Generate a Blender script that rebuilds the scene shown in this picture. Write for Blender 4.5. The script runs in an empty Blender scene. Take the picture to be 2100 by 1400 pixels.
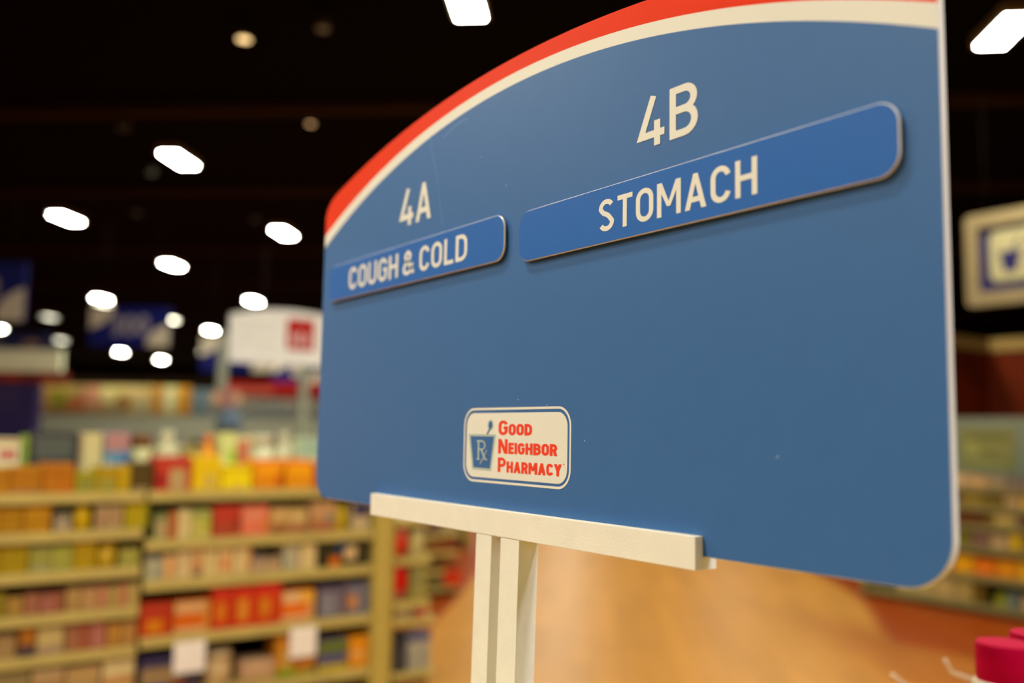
import bpy, bmesh, math, random
from mathutils import Matrix, Vector

random.seed(7)
sc = bpy.context.scene
EYE = 1.55                      # camera height above the floor

# ------------------------------------------------------------------ camera, world, exposure
cam_d = bpy.data.cameras.new('camera')
cam = bpy.data.objects.new('camera', cam_d)
sc.collection.objects.link(cam)
cam_d.sensor_width = 36.0
cam_d.lens = 1900.0 / 2100.0 * 36.0
cam_d.clip_start = 0.02
cam_d.clip_end = 200.0
R_ = Vector((0.5866146, 0.8096563, 0.0184369))
U_ = Vector((0.0704637, -0.0737051, 0.9947876))
F_ = Vector((-0.8067950, 0.5822578, 0.1002879))
cam.matrix_world = Matrix(((R_.x, U_.x, -F_.x, 0.0), (R_.y, U_.y, -F_.y, 0.0),
                           (R_.z, U_.z, -F_.z, EYE), (0, 0, 0, 1)))
cam_d.dof.use_dof = True
cam_d.dof.focus_distance = 0.835
cam_d.dof.aperture_fstop = 2.2
sc.camera = cam

sc.view_settings.view_transform = 'Standard'
sc.view_settings.look = 'None'
sc.view_settings.gamma = 1.0
sc.view_settings.use_curve_mapping = False
sc.view_settings.exposure = 0.0
sc.cycles.use_denoising = True
sc.cycles.max_bounces = 8
sc.cycles.sample_clamp_indirect = 8.0

world = bpy.data.worlds.new('world')
sc.world = world
world.use_nodes = True
world.node_tree.nodes['Background'].inputs[0].default_value = (1.0, 0.8, 0.5, 1)
world.node_tree.nodes['Background'].inputs[1].default_value = 0.01

PANEL_STRENGTH = 272.0
PANEL_COL = (1.0, 0.96, 0.76)

# store axes: U runs down the wide aisle (away from the camera), V to the left of it
UA = math.radians(138.9)
DU = Vector((math.cos(UA), math.sin(UA), 0))
DV = Vector((-math.sin(UA), math.cos(UA), 0))


def uv(u, v, z=0.0):
    p = DU * u + DV * v
    return Vector((p.x, p.y, z))


# ------------------------------------------------------------------ materials
TINT = (1.02, 0.81, 0.59)


def lin(c):
    c /= 255.0
    return c / 12.92 if c <= 0.04045 else ((c + 0.055) / 1.055) ** 2.4


def pc(rgb, k=1.0):
    """surface colour of a thing seen as rgb under the store's warm lamps"""
    return tuple(min(0.9, max(0.004, lin(v) / t * k)) for v, t in zip(rgb, TINT))


_mats = {}


def mat(name, col, rough=0.55, spec=0.4, vary=0.06, scale=14.0, coat=0.0, bump=0.0, bscale=60.0, metal=0.0):
    key = (name, col, rough)
    if key in _mats:
        return _mats[key]
    m = bpy.data.materials.new(name)
    m.use_nodes = True
    nt = m.node_tree
    b = nt.nodes['Principled BSDF']
    b.inputs['Roughness'].default_value = rough
    b.inputs['Specular IOR Level'].default_value = spec
    b.inputs['Metallic'].default_value = metal
    if coat:
        b.inputs['Coat Weight'].default_value = coat
        b.inputs['Coat Roughness'].default_value = 0.25
    tc = nt.nodes.new('ShaderNodeTexCoord')
    no = nt.nodes.new('ShaderNodeTexNoise')
    no.inputs['Scale'].default_value = scale
    no.inputs['Detail'].default_value = 4.0
    nt.links.new(tc.outputs['Object'], no.inputs['Vector'])
    rp = nt.nodes.new('ShaderNodeValToRGB')
    rp.color_ramp.elements[0].position = 0.3
    rp.color_ramp.elements[1].position = 0.7
    rp.color_ramp.elements[0].color = tuple(c * (1 - vary) for c in col) + (1,)
    rp.color_ramp.elements[1].color = tuple(min(1, c * (1 + vary)) for c in col) + (1,)
    nt.links.new(no.outputs['Fac'], rp.inputs['Fac'])
    nt.links.new(rp.outputs['Color'], b.inputs['Base Color'])
    if bump:
        n2 = nt.nodes.new('ShaderNodeTexNoise')
        n2.inputs['Scale'].default_value = bscale
        n2.inputs['Detail'].default_value = 6.0
        nt.links.new(tc.outputs['Object'], n2.inputs['Vector'])
        bp = nt.nodes.new('ShaderNodeBump')
        bp.inputs['Strength'].default_value = bump
        bp.inputs['Distance'].default_value = 0.002
        nt.links.new(n2.outputs['Fac'], bp.inputs['Height'])
        nt.links.new(bp.outputs['Normal'], b.inputs['Normal'])
    _mats[key] = m
    return m


def pm(rgb, k=1.0, rough=0.5, name='printed_card', **kw):
    kw.setdefault('spec', 0.2)
    return mat(name, tuple(round(c, 4) for c in pc(rgb, k)), rough, **kw)


def emit(name, col, strength):
    m = bpy.data.materials.new(name)
    m.use_nodes = True
    nt = m.node_tree
    for n in list(nt.nodes):
        nt.nodes.remove(n)
    o = nt.nodes.new('ShaderNodeOutputMaterial')
    e = nt.nodes.new('ShaderNodeEmission')
    e.inputs[0].default_value = tuple(col) + (1,)
    e.inputs[1].default_value = strength
    nt.links.new(e.outputs[0], o.inputs[0])
    return m


# ------------------------------------------------------------------ mesh helpers
class MB:
    """collects shapes, then links them as ONE mesh object"""

    def __init__(self):
        self.v, self.f, self.mi, self.ms, self.smooth = [], [], [], [], []

    def slot(self, m):
        if m not in self.ms:
            self.ms.append(m)
        return self.ms.index(m)

    def poly(self, pts, m, smooth=False):
        i = len(self.v)
        self.v += [tuple(p) for p in pts]
        self.f.append(tuple(range(i, i + len(pts))))
        self.mi.append(self.slot(m))
        self.smooth.append(smooth)

    def faces(self, verts, faces, m, smooth=False):
        i = len(self.v)
        self.v += [tuple(p) for p in verts]
        s = self.slot(m)
        for f in faces:
            self.f.append(tuple(i + a for a in f))
            self.mi.append(s)
            self.smooth.append(smooth)

    def box(self, lo, hi, m, bev=0.0, top=None):
        x0, y0, z0 = lo
        x1, y1, z1 = hi
        bm = bmesh.new()
        vs = [bm.verts.new(p) for p in ((x0, y0, z0), (x1, y0, z0), (x1, y1, z0), (x0, y1, z0),
                                        (x0, y0, z1), (x1, y0, z1), (x1, y1, z1), (x0, y1, z1))]
        for f in ((0, 3, 2, 1), (4, 5, 6, 7), (0, 1, 5, 4), (1, 2, 6, 5), (2, 3, 7, 6), (3, 0, 4, 7)):
            bm.faces.new([vs[a] for a in f])
        if bev:
            bmesh.ops.bevel(bm, geom=bm.edges[:], offset=bev, segments=2, profile=0.6, affect='EDGES')
        bm.verts.index_update()
        self.faces([v.co[:] for v in bm.verts], [[v.index for v in f.verts] for f in bm.faces], m)
        bm.free()

    def obox(self, c, ax, ay, az, m, bev=0.0):
        """box about c with half-extent vectors ax, ay, az"""
        t = MB()
        t.box((-1, -1, -1), (1, 1, 1), m, 0)
        pts = [Vector(c) + ax * p[0] + ay * p[1] + az * p[2] for p in t.v]
        self.faces(pts, t.f, m)

    def lathe(self, prof, c, m, n=32, axis='z'):
        vs, fs = [], []
        k = len(prof)
        for i in range(n):
            a = 2 * math.pi * i / n
            for r, h in prof:
                vs.append((c[0] + r * math.cos(a), c[1] + r * math.sin(a), c[2] + h))
        for i in range(n):
            j = (i + 1) % n
            for q in range(k - 1):
                fs.append((i * k + q, j * k + q, j * k + q + 1, i * k + q + 1))
        self.faces(vs, fs, m, True)
        if prof[-1][0] > 1e-6:
            self.poly([vs[i * k + k - 1] for i in range(n)], m)
        if prof[0][0] > 1e-6:
            self.poly([vs[i * k] for i in range(n)][::-1], m)

    def tube(self, pts, r, m, n=8):
        pts = [Vector(p) for p in pts]
        rings = []
        for i, p in enumerate(pts):
            d = (pts[min(i + 1, len(pts) - 1)] - pts[max(i - 1, 0)]).normalized()
            a = d.cross(Vector((0, 0, 1)))
            if a.length < 1e-3:
                a = d.cross(Vector((1, 0, 0)))
            a.normalize()
            b = d.cross(a)
            rr = r[i] if isinstance(r, (list, tuple)) else r
            rings.append([p + a * math.cos(2 * math.pi * k / n) * rr + b * math.sin(2 * math.pi * k / n) * rr for k in range(n)])
        vs = [q for ring in rings for q in ring]
        fs = []
        for i in range(len(pts) - 1):
            for k in range(n):
                k2 = (k + 1) % n
                fs.append((i * n + k, i * n + k2, (i + 1) * n + k2, (i + 1) * n + k))
        self.faces(vs, fs, m, True)
        self.poly(rings[0], m)
        self.poly(rings[-1][::-1], m)

    def prism(self, outline, fn, d0, d1, m, bev=0.0, side=None):
        """outline: 2-D points; fn(a, b, d) -> 3-D; solid between depths d0 and d1"""
        n = len(outline)
        if bev:
            ins = inset(outline, bev)
            s = 1 if d1 > d0 else -1
            lay = [(ins, d0), (outline, d0 + s * bev), (outline, d1 - s * bev), (ins, d1)]
        else:
            lay = [(outline, d0), (outline, d1)]
        vs = [fn(a, b, d) for o, d in lay for a, b in o]
        fs = [tuple(range(n)), tuple(range((len(lay) - 1) * n, len(lay) * n))[::-1]]
        self.faces(vs, fs, m)
        q = []
        for L in range(len(lay) - 1):
            for i in range(n):
                j = (i + 1) % n
                q.append((L * n + i, (L + 1) * n + i, (L + 1) * n + j, L * n + j))
        self.faces(vs, q, side or m)

    def build(self, name, parent=None):
        me = bpy.data.meshes.new(name)
        me.from_pydata(self.v, [], self.f)
        for m in self.ms:
            me.materials.append(m)
        me.polygons.foreach_set('material_index', self.mi)
        me.polygons.foreach_set('use_smooth', self.smooth)
        bm = bmesh.new()
        bm.from_mesh(me)
        bmesh.ops.remove_doubles(bm, verts=bm.verts[:], dist=1e-6)
        bmesh.ops.recalc_face_normals(bm, faces=bm.faces[:])
        bm.to_mesh(me)
        bm.free()
        me.update()
        o = bpy.data.objects.new(name, me)
        sc.collection.objects.link(o)
        if parent is not None:
            o.parent = parent
            o.matrix_parent_inverse = Matrix.Translation(-parent.location)
        return o


def inset(o, d):
    n = len(o)
    out = []
    area = sum(o[i][0] * o[(i + 1) % n][1] - o[(i + 1) % n][0] * o[i][1] for i in range(n))
    s = 1 if area > 0 else -1
    for i in range(n):
        p, a, b = Vector(o[i]), Vector(o[i - 1]), Vector(o[(i + 1) % n])
        e1, e2 = (p - a), (b - p)
        if e1.length < 1e-9 or e2.length < 1e-9:
            out.append(tuple(p))
            continue
        e1.normalize()
        e2.normalize()
        n1, n2 = Vector((-e1.y, e1.x)) * s, Vector((-e2.y, e2.x)) * s
        t = n1 + n2
        t = t / max(0.3, t.dot(n1)) if t.length > 1e-6 else n1
        out.append((p.x + t.x * d, p.y + t.y * d))
    return out


def rrect(x0, y0, x1, y1, r, n=8):
    pts = []
    for cx, cy, a0 in ((x1 - r, y0 + r, -90), (x1 - r, y1 - r, 0), (x0 + r, y1 - r, 90), (x0 + r, y0 + r, 180)):
        for k in range(n + 1):
            a = math.radians(a0 + 90 * k / n)
            pts.append((cx + r * math.cos(a), cy + r * math.sin(a)))
    return pts


LABELS = {}


def tag(o, label, cat, group=None):
    o['label'] = label
    o['category'] = cat
    if group:
        o['group'] = group
    n = len(label.split())
    if n > 16 or n < 4:
        print('LABEL LENGTH', n, label)
    if label in LABELS and 'out of frame' not in label:
        print('SAME LABEL', label)
    LABELS[label] = 1
    return o


def thing(name, label, cat, loc=(0, 0, 0), group=None):
    o = bpy.data.objects.new(name, None)
    sc.collection.objects.link(o)
    o.location = loc
    o.empty_display_size = 0.1
    return tag(o, label, cat, group)


def struct(o):
    o['kind'] = 'structure'
    return o


# ------------------------------------------------------------------ lettering drawn with strokes (cap height 1)
def arc(cx, cy, rx, ry, a0, a1, n=12):
    return [(cx + rx * math.cos(math.radians(a0 + (a1 - a0) * k / n)), cy + ry * math.sin(math.radians(a0 + (a1 - a0) * k / n))) for k in range(n + 1)]


def spline(p, n=8):
    out = []
    for i in range(len(p) - 1):
        p0, p1, p2, p3 = p[max(i - 1, 0)], p[i], p[i + 1], p[min(i + 2, len(p) - 1)]
        for k in range(n):
            t = k / n
            out.append(tuple(0.5 * (2 * b + (c - a) * t + (2 * a - 5 * b + 4 * c - d) * t * t + (3 * b - a - 3 * c + d) * t ** 3)
                             for a, b, c, d in zip(p0, p1, p2, p3)))
    out.append(p[-1])
    return out


def glyph(ch, w):
    """-> strokes [(points, closed)], filled polygons, advance width; w = stroke width"""
    h = w / 2
    S, P = [], []
    if ch in 'O0':
        W = 0.62
        R = W / 2 - h
        ry = R * 1.05
        S.append((arc(W / 2, 1 - h - ry, R, ry, 0, 180) + arc(W / 2, h + ry, R, ry, 180, 360), True))
    elif ch == 'C':
        W = 0.60
        R = W / 2 - h
        ry = R * 1.1
        S.append((arc(W / 2, 1 - h - ry, R, ry, 12, 180) + arc(W / 2, h + ry, R, ry, 180, 348), False))
    elif ch == 'G':
        W = 0.62
        R = W / 2 - h
        ry = R * 1.1
        S.append((arc(W / 2, 1 - h - ry, R, ry, 15, 180) + arc(W / 2, h + ry, R, ry, 180, 360) + [(W - h, 0.5), (W * 0.55, 0.5)], False))
    elif ch == 'D':
        W = 0.62
        r = 0.26
        S.append(([(h, h), (h, 1 - h)] + arc(W - h - r, 1 - h - r, r, r, 90, 0, 8) + arc(W - h - r, h + r, r, r, 0, -90, 8), True))
    elif ch == 'U':
        W = 0.62
        R = W / 2 - h
        S.append(([(h, 1)] + arc(W / 2, h + R, R, R, 180, 360) + [(W - h, 1)], False))
    elif ch == 'H':
        W = 0.62
        S += [([(h, 0), (h, 1)], False), ([(W - h, 0), (W - h, 1)], False), ([(h, 0.51), (W - h, 0.51)], False)]
    elif ch == 'L':
        W = 0.52
        S.append(([(h, 1), (h, h), (W, h)], False))
    elif ch == 'T':
        W = 0.56
        S += [([(0, 1 - h), (W, 1 - h)], False), ([(W / 2, 1 - h), (W / 2, 0)], False)]
    elif ch == 'I':
        W = w
        S.append(([(h, 0), (h, 1)], False))
    elif ch == 'E':
        W = 0.50
        S += [([(W, 1 - h), (h, 1 - h), (h, h), (W, h)], False), ([(h, 0.51), (W * 0.92, 0.51)], False)]
    elif ch == 'N':
        W = 0.66
        S += [([(h, 0), (h, 1)], False), ([(W - h, 0), (W - h, 1)], False)]
        P.append([(0, 1), (w * 1.15, 1), (W, 0), (W - w * 1.15, 0)])
    elif ch == 'M':
        W = 0.80
        S += [([(h, 0), (h, 1)], False), ([(W - h, 0), (W - h, 1)], False)]
        P.append([(0, 1), (w * 1.1, 1), (W / 2 + h * 0.8, 0.28), (W / 2 - h * 0.8, 0.28)])
        P.append([(W, 1), (W - w * 1.1, 1), (W / 2 - h * 0.8, 0.28), (W / 2 + h * 0.8, 0.28)])
    elif ch == 'A':
        W = 0.68
        q = w * 1.06
        P.append([(0, 0), (q, 0), (W / 2 + h * 0.95, 1), (W / 2 - h * 0.95, 1)])
        P.append([(W, 0), (W - q, 0), (W / 2 - h * 0.95, 1), (W / 2 + h * 0.95, 1)])
        S.append(([(W * 0.22, 0.20 + h), (W * 0.78, 0.20 + h)], False))
    elif ch == 'Y':
        W = 0.66
        q = w * 1.08
        P.append([(0, 1), (q, 1), (W / 2 + h, 0.42), (W / 2 - h, 0.42)])
        P.append([(W, 1), (W - q, 1), (W / 2 - h, 0.42), (W / 2 + h, 0.42)])
        S.append(([(W / 2, 0.46), (W / 2, 0)], False))
    elif ch in 'PRB':
        W = 0.60 if ch != 'B' else 0.63
        my = 0.45 if ch != 'B' else 0.53
        r = (1 - h - my) / 2
        x = W - h - r - (0.02 if ch == 'B' else 0)
        S.append(([(h, my), (h, 1 - h), (x, 1 - h)] + arc(x, my + r, r, r, 90, -90, 10)[1:] + [(h, my)], False))
        if ch == 'B':
            r2 = (my - h) / 2
            x2 = W - h - r2
            S.append(([(h, my), (x2, my)] + arc(x2, h + r2, r2, r2, 90, -90, 10)[1:] + [(h, h), (h, my)], False))
        S.append(([(h, 0), (h, 1)], False))
        if ch == 'R':
            P.append([(W * 0.44, my), (W * 0.44 + w, my), (W, 0), (W - w * 1.1, 0)])
    elif ch == 'S':
        W = 0.60
        rx = W / 2 - h
        t = (1 - w) / 4
        top = arc(W / 2, 1 - h - t, rx, t, 28, 180, 10)
        mid = spline([top[-1], (W * 0.30, 0.585), (W * 0.62, 0.475), (W - h, h + t)], 6)[1:-1]
        S.append((top + mid + arc(W / 2, h + t, rx, t, 0, -152, 10), False))
    elif ch == '4':
        W = 0.66
        S.append(([(0.40, 1), (0.10, 0.24), (W, 0.24)], False))
        S.append(([(0.49, 0.50), (0.49, 0)], False))
    elif ch == '&':
        W = 0.74
        S.append((spline([(0.70, 0.04), (0.42, 0.40), (0.20, 0.67), (0.17, 0.80), (0.32, 0.93), (0.47, 0.80), (0.40, 0.64),
                          (0.18, 0.46), (0.075, 0.27), (0.13, 0.12), (0.30, 0.07), (0.48, 0.16), (0.62, 0.45)], 6), False))
    elif ch == '3':
        W = 0.60
        S.append((arc(W / 2, 0.745, W / 2 - h, 0.255 - h, 150, -90, 12) + arc(W / 2, 0.275, W / 2 - h, 0.275 - h, 90, -150, 12), False))
    else:
        W = 0.30
    return S, P, W


def stroke(mb, pts, closed, w, fn, m):
    pts = [Vector(p) for p in pts]
    q = [pts[0]]
    for p in pts[1:]:
        if (p - q[-1]).length > 1e-5:
            q.append(p)
    pts = q
    if closed and (pts[0] - pts[-1]).length < 1e-5:
        pts.pop()
    n = len(pts)
    L, Rr = [], []
    for i, p in enumerate(pts):
        a = pts[i - 1] if (i > 0 or closed) else None
        b = pts[(i + 1) % n] if (i < n - 1 or closed) else None
        e1 = (p - a).normalized() if a is not None else (b - p).normalized()
        e2 = (b - p).normalized() if b is not None else e1
        n1, n2 = Vector((-e1.y, e1.x)), Vector((-e2.y, e2.x))
        t = n1 + n2
        t = t / max(0.45, t.dot(n1)) if t.length > 1e-6 else n1
        L.append(p + t * (w / 2))
        Rr.append(p - t * (w / 2))
    for i in range(n if closed else n - 1):
        j = (i + 1) % n
        mb.poly([fn(*L[i]), fn(*Rr[i]), fn(*Rr[j]), fn(*L[j])], m)


def text(mb, s, x0, z0, cap, fn, m, w=0.15, width=None, gap=0.13, small=None, space=0.30, step=0.00004):
    """letters from x0, baseline z0, cap height cap; width squeezes the line to that length; small = small-capital height after the first letter"""
    lay, x = [], 0.0
    for i, ch in enumerate(s):
        k = small if (small and i > 0) else 1.0
        ww = w / (k ** 0.6)
        if ch == ' ':
            x += space
            continue
        S, P, W = glyph(ch, ww)
        lay.append((S, P, ww, k, x))
        x += (W + gap) * k
    total = x - gap * (small if small and len(s) > 1 else 1)
    sx = (width / (total * cap)) if width else 1.0
    o = (fn(1, 0), fn(0, 0), fn(0, 1))          # overlapping strokes of one letter are stepped by a hair so that they do not coincide
    nrm = (Vector(o[0]) - Vector(o[1])).cross(Vector(o[2]) - Vector(o[1])).normalized()
    for S, P, ww, k, ox in lay:
        for q, it in enumerate(S + P):
            f = lambda a, b, k=k, ox=ox: tuple(Vector(fn(x0 + (ox + a * k) * cap * sx, z0 + b * k * cap)) + nrm * (step * q))
            if q < len(S):
                stroke(mb, it[0], it[1], ww, f, m)
            else:
                mb.poly([f(*c) for c in it], m)

# ================================================================== large structure
CEIL = 4.64


def floor_material():
    m = bpy.data.materials.new('vinyl_plank_floor')
    m.use_nodes = True
    nt = m.node_tree
    N, L = nt.nodes.new, nt.links.new
    b = nt.nodes['Principled BSDF']
    tc = N('ShaderNodeTexCoord')

    def math_(op, a, c=None):
        n = N('ShaderNodeMath')
        n.operation = op
        for i, q in enumerate((a, c)):
            if q is None:
                continue
            if isinstance(q, (int, float)):
                n.inputs[i].default_value = q
            else:
                L(q, n.inputs[i])
        return n.outputs[0]
    sx = N('ShaderNodeSeparateXYZ')
    L(tc.outputs['Object'], sx.inputs[0])
    X, Y = sx.outputs[0], sx.outputs[1]
    V = math_('ADD', math_('MULTIPLY', X, DV.x), math_('MULTIPLY', Y, DV.y))
    U = math_('ADD', math_('MULTIPLY', X, DU.x), math_('MULTIPLY', Y, DU.y))
    # the pale aisle down the store; towards the far shelving light falloff is painted as brown, then the dark border
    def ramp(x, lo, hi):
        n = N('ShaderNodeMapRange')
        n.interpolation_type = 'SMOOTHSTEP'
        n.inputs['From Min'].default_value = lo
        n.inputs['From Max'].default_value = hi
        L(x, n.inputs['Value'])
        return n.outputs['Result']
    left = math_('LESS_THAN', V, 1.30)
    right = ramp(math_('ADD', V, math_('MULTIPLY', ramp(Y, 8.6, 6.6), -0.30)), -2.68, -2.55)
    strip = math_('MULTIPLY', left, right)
    soft = math_('MAXIMUM', ramp(V, -2.6, -1.5), 0.42)  # light falloff painted in: the pale floor browns off sideways
    branch = math_('MULTIPLY', math_('MULTIPLY', ramp(Y, 7.0, 6.55), math_('LESS_THAN', V, 1.30)), 0.42)  # branch browned too, standing for weaker light there
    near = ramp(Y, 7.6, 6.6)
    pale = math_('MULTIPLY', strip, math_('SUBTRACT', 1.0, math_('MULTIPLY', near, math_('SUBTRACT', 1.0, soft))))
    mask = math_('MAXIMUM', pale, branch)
    # planks run down the aisle
    mp = N('ShaderNodeMapping')
    mp.inputs['Rotation'].default_value = (0, 0, -UA)
    L(tc.outputs['Object'], mp.inputs['Vector'])
    br_ = N('ShaderNodeTexBrick')
    br_.inputs['Scale'].default_value = 1.0
    br_.inputs['Brick Width'].default_value = 1.2
    br_.inputs['Row Height'].default_value = 0.18
    br_.inputs['Mortar Size'].default_value = 0.002
    br_.inputs['Color1'].default_value = (0.9, 0.9, 0.9, 1)
    br_.inputs['Color2'].default_value = (1.08, 1.08, 1.08, 1)
    br_.inputs['Mortar'].default_value = (0.6, 0.6, 0.6, 1)
    L(mp.outputs[0], br_.inputs['Vector'])
    no = N('ShaderNodeTexNoise')
    no.inputs['Scale'].default_value = 3.0
    no.inputs['Detail'].default_value = 6.0
    mp2 = N('ShaderNodeMapping')
    mp2.inputs['Rotation'].default_value = (0, 0, -UA)
    mp2.inputs['Scale'].default_value = (0.6, 6.0, 1.0)
    L(tc.outputs['Object'], mp2.inputs['Vector'])
    L(mp2.outputs[0], no.inputs['Vector'])
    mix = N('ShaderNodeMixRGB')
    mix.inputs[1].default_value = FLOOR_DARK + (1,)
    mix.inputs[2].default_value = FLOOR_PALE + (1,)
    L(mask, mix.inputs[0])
    m2 = N('ShaderNodeMixRGB')
    m2.blend_type = 'MULTIPLY'
    m2.inputs[0].default_value = 1.0
    L(mix.outputs[0], m2.inputs[1])
    L(br_.outputs['Color'], m2.inputs[2])
    rp = N('ShaderNodeValToRGB')
    rp.color_ramp.elements[0].color = (0.9, 0.88, 0.85, 1)
    rp.color_ramp.elements[1].color = (1.1, 1.1, 1.1, 1)
    L(no.outputs['Fac'], rp.inputs['Fac'])
    m3 = N('ShaderNodeMixRGB')
    m3.blend_type = 'MULTIPLY'
    m3.inputs[0].default_value = 1.0
    L(m2.outputs[0], m3.inputs[1])
    L(rp.outputs[0], m3.inputs[2])
    L(m3.outputs[0], b.inputs['Base Color'])
    b.inputs['Roughness'].default_value = 0.40
    b.inputs['Specular IOR Level'].default_value = 0.10
    return m


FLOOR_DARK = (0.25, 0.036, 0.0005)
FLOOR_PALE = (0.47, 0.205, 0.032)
m_black = mat('black_ceiling_paint', (0.002, 0.0018, 0.0015), 0.9, 0.05)
m_joist = mat('dark_steel_joist', (0.032, 0.018, 0.008), 0.8, 0.1)
m_darkwall = mat('dark_upper_wall', (0.012, 0.006, 0.003), 0.9, 0.1)
m_sidewall = mat('dark_brown_wall', (0.10, 0.07, 0.045), 0.8, 0.2)
m_beige = pm((150, 143, 112), 2.3, 0.7, 'beige_wall_panel')
m_redwood = mat('red_brown_wood', (0.15, 0.016, 0.001), 0.6, 0.12, 0.5, 1.4)
m_creamtrim = pm((150, 110, 50), 1.0, 0.6, 'cream_trim_paint')

UR = (-12.0, 44.6)
VR = (-16.0, 32.0)


def uvbox(mb, u0, u1, v0, v1, z0, z1, m):
    c = uv((u0 + u1) / 2, (v0 + v1) / 2, (z0 + z1) / 2)
    mb.obox(c, DU * ((u1 - u0) / 2), DV * ((v1 - v0) / 2), Vector((0, 0, (z1 - z0) / 2)), m)


def uvstruct(name, m, *a):
    mb = MB()
    uvbox(mb, *a, m)
    return struct(mb.build(name))


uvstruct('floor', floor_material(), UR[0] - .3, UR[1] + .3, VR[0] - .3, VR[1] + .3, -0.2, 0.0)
uvstruct('ceiling', m_black, UR[0] - .3, UR[1] + .3, VR[0] - .3, VR[1] + .3, CEIL, CEIL + 0.2)
uvstruct('wall_back', m_darkwall, UR[1], UR[1] + 0.3, VR[0], VR[1], 0.0, CEIL)
uvstruct('wall_front', m_sidewall, UR[0] - 0.3, UR[0], VR[0], VR[1], 0.0, CEIL)
uvstruct('wall_left', m_sidewall, UR[0], UR[1], VR[1], VR[1] + 0.3, 0.0, CEIL)
uvstruct('wall_right', m_sidewall, UR[0], UR[1], VR[0] - 0.3, VR[0], 0.0, CEIL)
uvstruct('trim_1', m_beige, UR[1] - 0.08, UR[1], 4.0, 31.0, 0.0, 2.22)
for u in (4.5, 8.3, 11.2, 15.0, 18.5, 23.0, 27.5, 32.0, 36.5):
    uvstruct('trim_2', m_joist, u - 0.07, u + 0.07, VR[0], VR[1], CEIL - 0.09, CEIL)

# dark valance along the far wall, hiding lamps added to brighten the wall
uvstruct('trim_5', m_darkwall, 43.55, 43.60, 10.5, 30.0, 4.02, CEIL)


# red-brown alcove walls behind the far shelving, cream strip along their top
mb = MB()
mb.box((-5.75, 9.35, 0), (-5.5, 11.1, 2.62), m_redwood)
struct(mb.build('wall_alcove_side'))
mb = MB()
mb.box((-5.5, 10.85, 0), (-1.2, 11.1, 2.62), m_redwood)
struct(mb.build('wall_alcove_back'))
mb = MB()
mb.box((-5.75, 9.35, 2.62), (-5.47, 11.1, 2.76), m_creamtrim)
struct(mb.build('trim_3'))
mb = MB()
mb.box((-5.47, 10.82, 2.62), (-1.2, 11.1, 2.76), m_creamtrim)
struct(mb.build('trim_4'))

# ================================================================== ceiling lamps
m_house = mat('lamp_housing_metal', (0.25, 0.24, 0.22), 0.5, 0.5)
m_panel = emit('lit_lamp_diffuser', PANEL_COL, PANEL_STRENGTH)


def lamp_meshes():
    h = MB()
    h.box((-0.29, -0.125, 0.0), (0.29, 0.125, 0.085), m_house, 0.006)
    d = MB()
    d.poly([(-0.26, -0.097, -0.002), (-0.26, 0.097, -0.002), (0.26, 0.097, -0.002), (0.26, -0.097, -0.002)], m_panel)
    return h, d


lamp_root = None


def ceiling_lamp(x, y, label, strength=None, col=(1.0, 0.94, 0.70)):
    global lamp_root
    if lamp_root is None:
        h, d = lamp_meshes()
        r = bpy.data.objects.new('ceiling_light', None)
        sc.collection.objects.link(r)
        h.build('housing', r)
        d.build('diffuser', r)
        lamp_root = r
    else:
        r = lamp_root.copy()
        sc.collection.objects.link(r)
        for ch in list(lamp_root.children):
            c = ch.copy()
            sc.collection.objects.link(c)
            c.parent = r
    if strength:                       # own strength and colour: weaker, or cool to lift the stand's side faces
        for c in r.children:
            if c.name.startswith('diffuser'):
                c.data = c.data.copy()
                c.data.materials[0] = emit('other_lamp_diffuser', col, strength)
    r.location = (x, y, CEIL - 0.086)
    r.rotation_euler = (0, 0, UA)
    r['label'] = label
    r['category'] = 'ceiling light'
    r['group'] = 'ceiling light panels'
    LABELS[label] = 1


for x, y, s, *st in (
        (-5.245, 3.335, 'big lit ceiling panel cut by the top frame edge above the sign arch'),
        (-3.20, 6.71, 'lit ceiling panel past the sign end, above the white framed hanging sign'),
        (-10.45, 2.88, 'long lit ceiling panel, the largest whole one before the dark ceiling'),
        (-14.52, 2.46, 'lit ceiling panel next behind the largest whole one, farther from the sign'),
        (-13.37, 5.30, 'lit ceiling panel close beside the sign corner with the red stripe'),
        (-17.40, 4.78, 'lit ceiling panel straight below the largest whole panel in view'),
        (-21.02, 7.67, 'lit ceiling panel just over the arched white sign with red square'),
        (-23.20, 4.80, 'lit ceiling panel over the upper corner of the blue hanging sign'),
        (-24.00, 5.00, 'lit panel half hidden behind another over the blue hanging sign', 10),
        (-28.20, 4.53, 'dim lit panel between the two nearer blue hanging signs', 6.5),
        (-26.27, 7.29, 'lit panel touching the end of the blue hanging sign', 22),
        (-28.25, 9.03, 'lit panel between the blue hanging sign and the arched white sign'),
        (-35.48, 6.11, 'small lit panel above the end of the white header on the tower', 11),
        (-39.10, 8.93, 'small lit panel under the middle of the blue hanging sign'),
        (-42.12, 11.32, 'small lit panel lowest on the dark ceiling, above the photo mural'),
        (-36.89, 11.53, 'small round looking lit panel beside the arched white sign', 12),
        (-32.85, 3.89, 'lit panel cut by the frame edge above the tower header')):
    ceiling_lamp(x, y, s, *st)
HID = []
for v in (-10.6, -6.8, -2.95, 0.92, 4.7, 8.0):
    for u in (-8.8, -5.0, -1.2, 2.6):
        HID.append((0.75, 1.35) if (u, v) == (-1.2, 0.92) else (u, v))
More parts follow.
